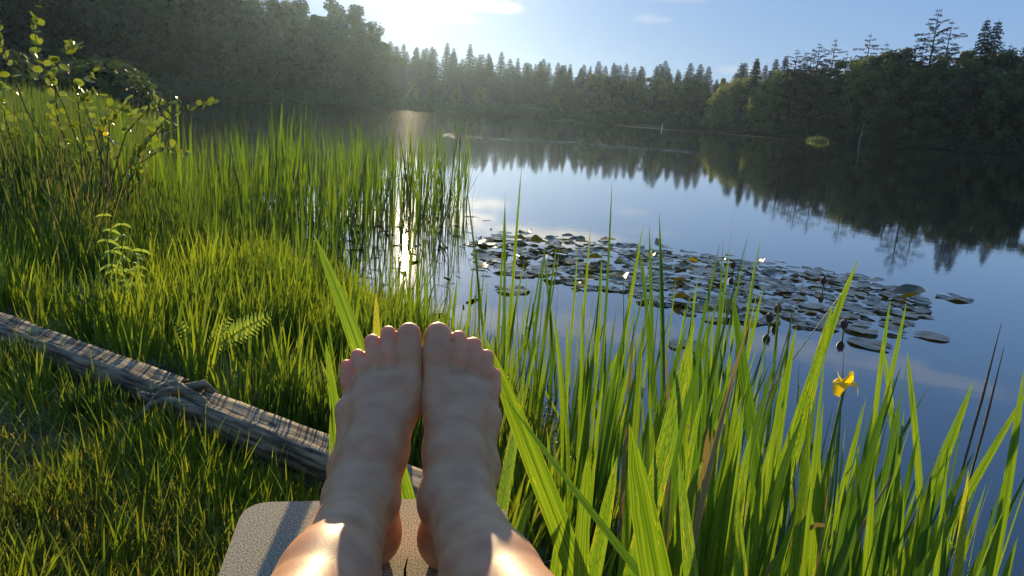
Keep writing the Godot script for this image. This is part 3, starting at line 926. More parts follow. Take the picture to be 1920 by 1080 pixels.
func make_beams() -> void:
	var labels := ["grey weathered timber edging the lawn, running out of frame on the left", "shorter grey timber edging the lawn, ending behind the feet"]
	for i in 2:
		var a: Vector3 = beams[i][0]
		var b: Vector3 = beams[i][1]
		var xf := Transform3D(Basis(Vector3.UP, atan2(-(b.z - a.z), b.x - a.x)) * Basis(Vector3.BACK, asin((b.y - a.y) / a.distance_to(b))), a)
		var o := part("timber_beam", beam_mesh(a.distance_to(b), 0.10, 0.075, 10 + i * 7), M.timber, self, xf)
		tag(o, labels[i], "beam", "timbers edging the lawn")
	# a gnarled root between them
	var o2 := thing("driftwood_root", "gnarled grey root lying between the two timbers", "root", Vector3(-0.91, 0.395, -1.93))
	for r in [[Vector3(-0.12, 0.03, -0.05), Vector3(0.0, 0.085, 0.0), Vector3(0.10, 0.06, 0.05), Vector3(0.16, 0.0, 0.09)], [Vector3(-0.08, 0.0, 0.06), Vector3(-0.02, 0.07, 0.03), Vector3(0.07, 0.085, -0.02), Vector3(0.13, 0.03, -0.03)], [Vector3(-0.10, 0.05, 0.0), Vector3(0.02, 0.06, 0.06), Vector3(0.12, 0.05, 0.10), Vector3(0.19, -0.02, 0.13)]]:
		part("root_strand", tube_mesh(r, [0.010, 0.016, 0.014, 0.006], 8), M.timber, o2)

func on_wood(x: float, z: float, pad := 0.0) -> bool:
	var p := Vector2(x, z)
	for b in beams:
		var a := Vector2(b[0].x, b[0].z)
		var e := Vector2(b[1].x, b[1].z)
		if Geometry2D.get_closest_point_to_segment(p, a, e).distance_to(p) < 0.062 + pad: return true
	var q := bench_xf().affine_inverse() * Vector3(x, BENCH_TOP, z)
	return absf(q.x) < 0.15 + pad * 0.3 and q.z > -pad * 0.3 and q.z < 1.4

# the lawn lies on the sitter's side of the timbers
func on_lawn(x: float, z: float) -> bool:
	var a := Vector2(-2.75, -3.005)
	var e := Vector2(-0.05, -1.47)
	return (e - a).cross(Vector2(x, z) - a) > 0.0


# ---------------------------------------------------------------- grass
func tuft(blades: int, spread: float, h0: float, h1: float, w: float, lean: float, seed_: int, seg := 3) -> ArrayMesh:
	rng.seed = seed_
	var st := begin()
	for i in blades:
		var an := rr(0, TAU)
		var b := Vector3(cos(an), 0, sin(an)) * spread * sqrt(rng.randf())
		var h := rr(h0, h1)
		var ln := rr(0.1, 1.0) * lean * h
		var an2 := an + rr(-1.2, 1.2)
		var out := Vector3(cos(an2), 0, sin(an2))
		var k := rr(0.75, 1.3)
		add_blade(st, b, b + Vector3.UP * h * (1.0 - 0.25 * lean * rng.randf()) + out * ln, w * rr(0.7, 1.3), out * ln * -0.1 + Vector3.UP * h * 0.06, Vector3(rr(-1, 1), 0.2, rr(-1, 1)).normalized(), 0.1, seg, Color(k * rr(0.85, 1.2), k, k * rr(0.7, 1.2)), 1.6)
	return commit(st, false)

func scatter_grass(called: String, mesh: Mesh, count: int, lo: Vector2, hi: Vector2, ok: Callable, base: Color, alt: Color, s0: float, s1: float, label: String, category: String) -> void:
	var at := []
	var tints := []
	var tries := 0
	while at.size() < count and tries < count * 8:
		tries += 1
		# denser near the camera, as perspective asks
		var x := rr(lo.x, hi.x)
		var z := rr(lo.y, hi.y)
		if not in_view(Vector3(x, 0.4, z), 0.2): continue
		var d := lake_distance(x, z)
		var keep: float = ok.call(x, z, d)
		if rng.randf() > keep: continue
		if on_wood(x, z, 0.012): continue
		var v := clampf(0.5 + noise.get_noise_2d(x * 30.0 + 200.0, z * 30.0) * 1.6 + rr(-0.25, 0.25), 0.0, 1.0)
		var s := rr(s0, s1)
		at.append(upright(Vector3(x, ground_y(x, z, d) - 0.006, z), rr(0, TAU), Vector3(1.0, s, 1.0) * rr(0.85, 1.2), rr(0, 0.16), rr(0, TAU)))
		tints.append(base.lerp(alt, v) * rr(0.85, 1.15))
	mm(called, mesh, M.grass, at, tints, label, category)

func make_grass() -> void:
	var bright := Color(0.270, 0.320, 0.026)
	var deep := Color(0.130, 0.190, 0.026)
	var olive := Color(0.240, 0.225, 0.045)
	var straw := Color(0.30, 0.235, 0.11)
	rng.seed = 41
	# cropped lawn before the timbers, thin where it is worn
	var lawn := func(x: float, z: float, d: float) -> float:
		if not on_lawn(x, z) or d < 0.15: return 0.0
		var worn := noise.get_noise_2d(x * 22.0 - 70.0, z * 22.0)
		return clampf(0.62 - worn * 2.0, 0.10, 1.0)
	scatter_grass("lawn_grass", tuft(14, 0.05, 0.03, 0.085, 0.0042, 0.9, 51), 4600, Vector2(-2.8, -3.0), Vector2(0.5, -0.25), lawn, Color(0.31, 0.325, 0.03), Color(0.33, 0.275, 0.06), 0.6, 1.35, "short uneven lawn grass before the timbers", "grass")
	rng.seed = 42
	scatter_grass("lawn_tall_grass", tuft(7, 0.03, 0.09, 0.17, 0.0055, 0.55, 52, 4), 420, Vector2(-2.8, -3.0), Vector2(0.5, -0.25), lawn, bright, deep, 0.7, 1.2, "longer grass blades standing out of the lawn", "grass")
	rng.seed = 49
	var foot := func(x: float, z: float, d: float) -> float:
		return 1.0 if on_lawn(x, z) and on_wood(x, z, 0.16) and z < -1.1 else 0.0
	scatter_grass("timber_side_grass", tuft(9, 0.04, 0.06, 0.14, 0.0055, 0.6, 59, 4), 330, Vector2(-2.8, -3.1), Vector2(0.3, -1.2), foot, bright, deep, 0.6, 1.2, "longer grass growing against the near side of the timbers", "grass")
	rng.seed = 43
	var dry := func(x: float, z: float, d: float) -> float:
		if not on_lawn(x, z): return 0.0
		return clampf(0.15 + noise.get_noise_2d(x * 22.0 - 70.0, z * 22.0) * 2.0, 0.03, 1.0)
	scatter_grass("dry_lawn_litter", tuft(9, 0.06, 0.01, 0.035, 0.0036, 3.0, 53), 3200, Vector2(-2.8, -3.0), Vector2(0.5, -0.25), dry, straw * 1.1, Color(0.22, 0.16, 0.08), 0.5, 1.0, "dry straw and moss in the worn lawn", "straw")
	# meadow beyond the timbers
	rng.seed = 44
	var meadow := func(x: float, z: float, d: float) -> float:
		if on_lawn(x, z) or d < 0.05: return 0.0
		if on_wood(x, z, 0.17): return 0.12
		return clampf(0.66 - noise.get_noise_2d(x * 16.0 + 9.0, z * 16.0) * 2.2, 0.08, 1.0)
	scatter_grass("meadow_grass", tuft(9, 0.07, 0.08, 0.25, 0.0105, 0.40, 54), 4600, Vector2(-5.5, -6.0), Vector2(0.6, -1.2), meadow, bright * 1.2, deep * 1.1, 0.6, 1.3, "sunlit upright meadow grass between timbers and reeds", "grass")
	# sedge of the marsh on the left
	rng.seed = 45
	var marsh := func(x: float, z: float, d: float) -> float:
		if on_lawn(x, z) or z > -3.6 or d < -1.4: return 0.0
		return clampf(smoothstep(-1.4, 0.4, d) * 0.9 - 0.15 + noise.get_noise_2d(x * 10.0, z * 10.0) * 0.8, 0.0, 1.0) * (0.10 if x > -2.8 and z > -6.2 else 1.0)
	scatter_grass("marsh_sedge", tuft(10, 0.10, 0.40, 0.88, 0.0095, 0.26, 55, 4), 2000, Vector2(-9.0, -13.0), Vector2(-0.2, -3.6), marsh, deep, Color(0.085, 0.135, 0.030), 0.6, 1.15, "dense green sedge filling the marshy bank", "sedge")
	rng.seed = 48
	var shore := func(x: float, z: float, d: float) -> float:
		return 1.0 - smoothstep(3.0, 9.0, d) if d > -0.8 else 0.0
	scatter_grass("shore_sedge", tuft(16, 0.35, 0.3, 0.62, 0.022, 0.25, 58, 4), 900, Vector2(-24.0, -27.0), Vector2(-5.0, -11.0), shore, deep, Color(0.10, 0.15, 0.03), 0.8, 1.2, "tall sedge lining the left shore beyond the iris bed", "sedge")
	rng.seed = 47
	var edge := func(x: float, z: float, d: float) -> float:
		return 1.0 if d > 0.2 and x / z > 0.52 and z < -3.4 else 0.0
	scatter_grass("brown_sedge", tuft(9, 0.12, 0.45, 0.95, 0.006, 0.35, 57, 4), 70, Vector2(-7.0, -8.0), Vector2(-1.5, -3.4), edge, Color(0.20, 0.15, 0.07), Color(0.26, 0.22, 0.09), 0.7, 1.1, "last year's brown sedge stalks at the far left", "sedge")
	rng.seed = 46
	var wet := func(x: float, z: float, d: float) -> float:
		if on_lawn(x, z): return 0.0
		return smoothstep(-0.6, 0.1, d) * (1.0 - smoothstep(0.3, 0.7, d))
	scatter_grass("dead_reed_litter", tuft(12, 0.13, 0.02, 0.10, 0.006, 2.2, 56), 800, Vector2(-4.0, -6.5), Vector2(2.2, -0.8), wet, Color(0.13, 0.095, 0.055), Color(0.24, 0.19, 0.12), 0.4, 1.0, "brown dead reed litter along the water's edge", "litter")


# ---------------------------------------------------------------- reeds and irises of the left bank
func clump(seed_: int, called: String, category: String, n: int, h0: float, h1: float, w: float, lean: float, mats: Array) -> Node3D:
	rng.seed = seed_
	var o := Node3D.new()
	o.set_meta("called", called)
	o.set_meta("category", category)
	var flat := Vector3(rr(-1, 1), 0, rr(-1, 1)).normalized()
	for i in n:
		var u := (i + 0.5) / n * 2.0 - 1.0
		var h := rr(h0, h1) * (1.0 - 0.3 * absf(u))
		var b := flat * u * 0.05 + Vector3(rr(-0.03, 0.03), -0.12, rr(-0.03, 0.03))
		var tip := b + Vector3.UP * h + flat * u * lean * h * rr(0.4, 1.2) + Vector3(rr(-1, 1), 0, rr(-1, 1)) * lean * h * 0.35
		var sag := flat * u * lean * h * -0.15
		if rng.randf() < 0.22: tip.y -= h * 0.25; tip += flat * u * h * 0.2
		part("leaf", blade_mesh(b, tip, w * rr(0.75, 1.2), sag, (flat.cross(Vector3.UP) + Vector3(rr(-0.8, 0.8), 0, rr(-0.8, 0.8))).normalized(), 0.12, 9, 5.0), M[mats[rng.randi() % mats.size()]], o)
	return o

func zone_label(label: String, p: Vector2) -> String:
	if not "%s" in label: return label
	var a := p.x / -p.y
	if "reeds" in label: return label % ("left of the sun's glint" if a < -0.21 else "in front of the sun's glint" if a < -0.115 else "right of the glint, at the open lake") 
	if "dense bed" in label: return label % ("round the round-leaved shrub" if a < -0.46 else "between shrub and glittering water" if a < -0.30 else "beside the glittering water")
	if "behind" in label: return label % ("left of the feet" if a < -0.17 else "straight behind the toes" if a < -0.03 else "at the right foot's side")
	return label % ("next to the right foot" if a < 0.17 else "below the middle of the lily patch" if a < 0.32 else "below the lily patch's right half")

func place_clumps(protos: Array, count: int, lo: Vector2, hi: Vector2, gap: float, ok: Callable, s0: float, s1: float, label: String, group: String) -> void:
	var put := []
	var tries := 0
	while put.size() < count and tries < count * 60:
		tries += 1
		var p := Vector2(rr(lo.x, hi.x), rr(lo.y, hi.y))
		if not in_view(Vector3(p.x, 0.6, p.y), 0.08): continue
		if not ok.call(p.x, p.y, lake_distance(p.x, p.y)): continue
		var clear := true
		for q in put:
			if p.distance_to(q) < gap:
				clear = false
				break
		if not clear or on_wood(p.x, p.y, 0.1): continue
		put.append(p)
		var s := rr(s0, s1) * (1.0 - 0.28 * smoothstep(0.38, 0.62, p.x / p.y))
		if p.y < -5.0: s *= 1.0 + 0.14 * (1.0 - smoothstep(0.30, 0.45, p.x / p.y))
		if p.x > 0.0: s = lerpf(s0, s1 * (1.0 - 0.25 * smoothstep(0.30, 0.48, p.x / -p.y)), pow(inverse_lerp(s0, s1, clampf(s, s0, s1)), 1.6))
		dup(protos[rng.randi() % protos.size()], upright(Vector3(p.x, maxf(ground_y(p.x, p.y), -0.16), p.y), rr(0, TAU), Vector3(1, 1, 1) * s), zone_label(label, p), group)

func make_left_bank() -> void:
	var iris := []
	for i in 6: iris.append(clump(300 + i, "iris_plant", "iris", 7 + i % 3, 0.58, 0.98, 0.0155, 0.19, ["iris_green", "iris_green", "iris_dark", "iris_rusty"]))
	var reed := []
	for i in 6: reed.append(clump(320 + i, "reed_clump", "reed", 7 + i % 3, 0.75, 1.15, 0.0095, 0.20, ["iris_dark", "iris_green", "iris_green", "reed_dead", "iris_rusty"]))
	rng.seed = 61
	place_clumps(reed, 135, Vector2(-4.2, -11.5), Vector2(-0.55, -5.4), 0.17, func(x, z, d): return d < -0.2 and x < -0.62 - maxf(0.0, (-7.0 - z)) * 0.02 - maxf(0.0, z + 7.6) * 0.75, 1.1, 1.42, "thin dark reeds standing in glittering water, %s", "reeds standing in the glittering water")
	place_clumps(iris, 140, Vector2(-8.0, -11.5), Vector2(-1.2, -4.2), 0.25, func(x, z, d): return d > -0.9 and d < 3.6 and (x < -2.4 or z < -6.0), 1.1, 1.55, "green iris clump in the dense bed on the left, %s", "irises crowding the left bank")
	place_clumps(iris, 26, Vector2(-1.9, -4.6), Vector2(0.15, -2.0), 0.20, func(x, z, d): return d > -0.9 and d < 0.8, 0.5, 0.8, "low iris clump on the bank behind the feet, %s", "irises behind the feet")
	var mid := []
	for i in 5: mid.append(clump(340 + i, "iris_plant", "iris", 6, 0.7, 1.15, 0.0125, 0.17, ["iris_green", "iris_dark", "iris_dark", "iris_rusty"]))
	place_clumps(mid, 66, Vector2(-0.05, -3.5), Vector2(1.7, -1.25), 0.115, func(x, z, d): return d > -0.95 and d < 0.3 and z < -1.0 - 0.25 * x and x < 1.55 + (z + 1.4) * 0.35, 0.70, 1.42, "slender iris clump in the shallows, %s", "irises in the shallows")
	# brown tussocks
	for t in [[Vector3(-1.62, 0.20, -4.45), 0.26, "brown dead sedge tussock at the water's edge behind the ferns"], [Vector3(-2.50, 0.30, -3.55), 0.22, "dark brown tussock at the left end of the meadow"], [Vector3(-1.25, 0.22, -3.7), 0.16, "small brown tussock nearer than the round dead one"]]:
		var o := thing("sedge_tussock", t[2], "tussock", t[0], "dead sedge tussocks")
		var s := SphereMesh.new()
		s.radius = 0.5
		s.height = 1.0
		s.radial_segments = 18
		s.rings = 9
		part("mound", s, M.straw_mound, o, Transform3D(Basis().scaled(Vector3(1.7, 1.0, 1.4) * t[1]), Vector3.ZERO))
		var st := begin()
		rng.seed = int(t[1] * 1000)
		for i in 150:
			var d := Vector3(rng.randfn(), absf(rng.randfn()) * 0.8, rng.randfn()).normalized()
			var b: Vector3 = d * Vector3(1.7, 1.0, 1.4) * t[1] * 0.48
			var k := rr(0.6, 1.3)
			add_blade(st, b, b + (d + Vector3(rr(-0.5, 0.5), rr(-0.9, 0.3), rr(-0.5, 0.5))) * t[1] * rr(0.4, 0.9), 0.007, Vector3.UP * 0.02, Vector3(rr(-1, 1), 0.3, rr(-1, 1)).normalized(), 0.1, 3, Color(0.20 * k, 0.145 * k, 0.075 * k))
		tag(part("straw", commit(st, false), M.grass, o), "", "", "", "stuff")


# ---------------------------------------------------------------- the big irises in front, leaf by leaf
func make_iris() -> void:
	rng.seed = 71
	var mats := {"g": "iris_green", "d": "iris_dark", "r": "iris_rusty", "y": "iris_yellow"}
	# each plant: label, then its leaves [base, tip, width, skin]
	var plants := [
		["big iris beside the bench with one very broad leaf nearest the camera", [[Vector3(0.294, 0.22, -0.740), Vector3(0.101, 1.043, -0.560), 0.034, "g"], [Vector3(0.29, 0.22, -0.69), Vector3(0.201, 0.915, -0.787), 0.020, "r"], [Vector3(0.31, 0.22, -0.66), Vector3(0.272, 0.870, -0.776), 0.020, "r"], [Vector3(0.557, 0.2, -0.530), Vector3(-0.005, 1.009, -0.696), 0.0106, "d"]]],
		["iris with a long broad leaf leaning behind the right foot's little toe", [[Vector3(0.241, 0.22, -0.927), Vector3(-0.029, 1.020, -0.843), 0.031, "g"], [Vector3(0.10, 0.22, -0.89), Vector3(0.153, 0.849, -0.905), 0.024, "r"], [Vector3(0.15, 0.22, -0.87), Vector3(0.111, 0.867, -0.878), 0.023, "g"], [Vector3(0.08, 0.22, -0.90), Vector3(0.090, 0.786, -0.910), 0.021, "g"]]],
		["iris with a yellow-tipped leaf leaning right beside the broadest leaf", [[Vector3(0.139, 0.22, -0.853), Vector3(0.242, 1.028, -0.947), 0.028, "r"], [Vector3(0.17, 0.22, -0.88), Vector3(0.214, 0.714, -0.945), 0.018, "g"], [Vector3(0.21, 0.22, -0.91), Vector3(0.30, 0.80, -1.02), 0.022, "g"]]],
		["iris at the bench corner with leaves fanning behind the right ankle", [[Vector3(-0.02, 0.25, -1.0), Vector3(0.033, 0.836, -1.231), 0.022, "r"], [Vector3(-0.02, 0.25, -0.96), Vector3(0.055, 0.749, -1.004), 0.020, "g"], [Vector3(0.0, 0.25, -0.98), Vector3(-0.045, 0.72, -0.96), 0.018, "g"]]],
		["tall iris with two leaves leaning right below the lily pads", [[Vector3(0.602, 0.0, -1.593), Vector3(0.783, 1.005, -1.682), 0.026, "g"], [Vector3(0.57, 0.0, -1.45), Vector3(0.624, 0.958, -1.414), 0.027, "r"], [Vector3(0.62, 0.0, -1.5), Vector3(0.537, 0.923, -1.354), 0.024, "g"], [Vector3(0.66, 0.0, -1.55), Vector3(0.442, 0.953, -1.464), 0.026, "d"]]],
		["iris at the right edge with long leaves leaning far right", [[Vector3(0.751, -0.05, -1.297), Vector3(0.907, 0.830, -1.383), 0.025, "g"], [Vector3(0.70, -0.05, -1.241), Vector3(0.985, 0.845, -1.336), 0.022, "g"], [Vector3(0.83, -0.05, -1.12), Vector3(0.814, 0.725, -1.204), 0.020, "y"], [Vector3(0.80, -0.05, -1.1), Vector3(0.74, 0.62, -1.0), 0.018, "d"]]],
		["iris with a wide dark leaf in front of the open water", [[Vector3(0.772, -0.05, -1.321), Vector3(0.793, 0.769, -1.420), 0.034, "d"], [Vector3(0.72, -0.05, -1.2), Vector3(0.677, 0.683, -1.246), 0.022, "g"], [Vector3(0.69, -0.05, -1.25), Vector3(0.579, 0.711, -1.149), 0.021, "g"]]],
		["thin iris with a straight leaf rising alone from the water", [[Vector3(1.161, -0.1, -1.750), Vector3(1.013, 0.755, -1.828), 0.020, "g"], [Vector3(1.12, -0.1, -1.8), Vector3(0.950, 0.770, -1.832), 0.020, "r"]]],
		["slim pair of iris leaves standing before the lily pads' right end", [[Vector3(1.176, -0.1, -2.170), Vector3(1.166, 0.792, -2.248), 0.018, "g"], [Vector3(1.160, -0.1, -2.168), Vector3(1.216, 0.788, -2.247), 0.018, "g"]]],
		["iris with bent twisted stalks at the picture's right border", [[Vector3(0.84, -0.05, -1.106), Vector3(0.830, 0.932, -1.151), 0.018, "g"], [Vector3(0.86, -0.05, -1.06), Vector3(0.90, 0.80, -1.12), 0.012, "r"], [Vector3(0.82, -0.05, -1.0), Vector3(0.95, 0.66, -1.05), 0.014, "g"]]],
		["iris with one broad leaf rising left of the left foot", [[Vector3(-0.09, 0.26, -1.180), Vector3(-0.344, 1.050, -1.261), 0.031, "g"], [Vector3(-0.16, 0.26, -1.21), Vector3(-0.24, 0.72, -1.25), 0.018, "d"]]],
		["iris with one yellow spotted leaf just above the left toes", [[Vector3(-0.297, 0.28, -1.60), Vector3(-0.317, 0.844, -1.695), 0.022, "y"], [Vector3(-0.27, 0.28, -1.62), Vector3(-0.20, 0.70, -1.66), 0.016, "g"]]],
		["small iris with a narrow leaf against the left foot's outer side", [[Vector3(-0.315, 0.28, -1.42), Vector3(-0.379, 0.788, -1.476), 0.021, "g"], [Vector3(-0.33, 0.28, -1.40), Vector3(-0.36, 0.66, -1.46), 0.012, "r"]]],
		["iris with short stiff leaves at the bottom right of the broad one", [[Vector3(0.50, 0.05, -1.161), Vector3(0.518, 0.746, -1.158), 0.023, "g"], [Vector3(0.435, 0.08, -1.163), Vector3(0.504, 0.808, -1.275), 0.024, "g"], [Vector3(0.46, 0.05, -1.10), Vector3(0.42, 0.66, -1.08), 0.020, "d"]]],
		["iris with upright leaves between the broadest leaf and the leaning pair", [[Vector3(0.320, 0.15, -1.041), Vector3(0.330, 0.823, -1.125), 0.022, "g"], [Vector3(0.38, 0.15, -0.98), Vector3(0.367, 0.850, -1.028), 0.022, "r"], [Vector3(0.36, 0.15, -1.0), Vector3(0.44, 0.74, -1.0), 0.020, "g"]]]]
	for p in plants:
		var at: Vector3 = p[1][0][0]
		var o := thing("iris_plant", p[0], "iris", at, "big irises in the foreground")
		for l in p[1]:
			var b: Vector3 = l[0]
			var t: Vector3 = l[1]
			var side := Vector3(t.x - b.x, 0, t.z - b.z)
			part("leaf", blade_mesh(b - at, t - at, l[2] * 1.04, side * -0.12 + Vector3(rr(-0.02, 0.02), 0, rr(-0.02, 0.02)), Vector3(rr(-0.4, 0.4) if p[1].size() > 2 else 0.12, 0, 1).normalized(), 0.10, 16, 6.5), M[mats[l[3]]], o)
	# more single plants filling the foreground on the right
	for i in 36:
		var x := rr(0.16, 1.0)
		var z := rr(-1.75, -0.85)
		if x < 0.12 + (z + 1.0) * 0.5 or lake_distance(x, z) < -0.55: continue
		var g := maxf(ground_y(x, z), -0.1)
		var o := thing("iris_plant", "green iris clump among the big foreground leaves, %s" % ("close to the bench" if x / -z < 0.34 else "under the yellow flower" if x / -z < 0.62 else "by the open water at the right border"), "iris", Vector3(x, g, z), "iris clumps among the big leaves")
		var turn := rr(-0.7, 0.7)
		for k in rng.randi_range(4, 6):
			var h := rr(0.45, 0.80)
			var u := rr(-1, 1)
			var dir := Vector3(cos(turn), 0, sin(turn))
			if rng.randf() < 0.16:      # a bent leaf
				part("leaf", blade_mesh(dir * u * 0.04 + Vector3.DOWN * 0.06, dir * u * 0.45 * h + Vector3(rr(-0.05, 0.05), h * 0.55, rr(-0.05, 0.1)), rr(0.010, 0.016), Vector3.UP * h * 0.5, Vector3(rr(-0.5, 0.5), 0.2, 1).normalized(), 0.1, 14, 4.0), M[["iris_rusty", "reed_dry"][k % 2]], o)
				continue
			part("leaf", blade_mesh(dir * u * 0.04 + Vector3.DOWN * 0.06, dir * u * 0.18 * h + Vector3(rr(-0.04, 0.04), h, rr(-0.05, 0.05)), rr(0.013, 0.022), dir * u * -0.03, Vector3(-sin(turn) + rr(-1.3, 1.3), 0, cos(turn)).normalized(), 0.1, 10, 5.5), M[["iris_green", "iris_dark", "iris_dark", "iris_rusty", "iris_green", "reed_dry" if k < 2 else "iris_dark"][rng.randi() % 6]], o)
	iris_flower(Vector3(0.86, 0.66, -1.80), Vector3(0.80, 0.0, -1.78), 0.036, "yellow flag iris flower drooping over the water on the right")
	iris_flower(Vector3(-2.47, 1.0, -4.45), Vector3(-2.45, 0.3, -4.42), 0.036, "yellow flag iris flower in the left reed bed")

func iris_flower(head: Vector3, foot: Vector3, size: float, label: String) -> void:
	var o := thing("iris_flower", label, "flower", foot, "yellow iris flowers")
	var top := head - foot
	part("stem", tube_mesh([Vector3(0, -0.05, 0), top * 0.5 + Vector3(0.01, 0, 0), top], [0.005, 0.0045, 0.004], 6), M.stem, o)
	for k in 3:
		var an := TAU * k / 3.0 + 0.4
		var d := Vector3(cos(an), 0, sin(an))
		part("petal", petal(d, size * 1.15, size * 0.85, 0.9), M.iris_petal, o, Transform3D(Basis(), top))
	for k in 3:
		var an := TAU * k / 3.0 + 1.45
		var d := Vector3(cos(an), 0, sin(an))
		part("petal", petal(d, size * 0.8, size * 0.4, -0.8), M.iris_petal, o, Transform3D(Basis(), top))

func petal(d: Vector3, ln: float, w: float, droop: float) -> ArrayMesh:
	var st := begin()
	st.set_smooth_group(0)
	var n := 7
	var side := d.cross(Vector3.UP)
	for i in n + 1:
		var t := float(i) / n
		var c := d * ln * sin(t * 1.5) * 0.8 + Vector3.UP * ln * (0.45 * sin(t * 2.4) - droop * t * t)
		var hw := w * 0.5 * (0.25 + sin(PI * pow(t, 0.75) * 0.92))
		for k in 5:
			var u := k / 2.0 - 1.0
			st.add_vertex(c + side * u * hw + Vector3.UP * (0.1 * hw * sin(u * 5.0 + i) - u * u * hw * 0.3))
	for i in n:
		for k in 4:
			var a := i * 5 + k
			for q in [a, a + 5, a + 6, a, a + 6, a + 1]: st.add_index(q)
	return commit(st)


# ---------------------------------------------------------------- water lilies
func pad_mesh(seed_: int, curl: float, wave: float) -> ArrayMesh:      # radius 1
	rng.seed = seed_
	var st := begin()
	st.set_smooth_group(0)
	var n := 26
	var notch := 0.22
	var ph := rr(0, TAU)
	var fold := rr(0, TAU)
	for ring in 5:
		var r := ring / 4.0
		for k in n + 1:
			var an := notch + (TAU - notch * 2.0) * k / n
			var rad := r * (1.0 + 0.04 * sin(an * 3.0 + ph) + 0.025 * sin(an * 7.0 + ph * 2.0))
			if k == 0 or k == n: rad *= 0.97
			var p := Vector3(cos(an) * rad, 0, sin(an) * rad)
			var lift := wave * r * r * sin(an * 4.0 + ph) + 0.012 * r
			var along := p.x * cos(fold) + p.z * sin(fold)
			if along > 0.25: lift += curl * pow((along - 0.25) / 0.75, 1.4)
			var pull := 1.0 - 0.45 * clampf(curl, 0.0, 1.0) * smoothstep(0.25, 1.0, along)
			p.x *= pull
			p.z *= pull
			st.add_vertex(Vector3(p.x, lift, p.z))
	var m := n + 1
	for ring in 4:
		for k in n:
			var a := ring * m + k
			for q in [a, a + m, a + m + 1, a, a + m + 1, a + 1]: st.add_index(q)
	return commit(st)

func pad_zone(p: Vector2) -> String:
	var mid := -6.5 + 0.28 * p.x
	return ("far side" if p.y < mid - 0.45 else "near side" if p.y > mid + 0.45 else "middle") + (", left end" if p.x < 0.35 else ", left half" if p.x < 1.3 else ", right half" if p.x < 2.4 else ", right end")

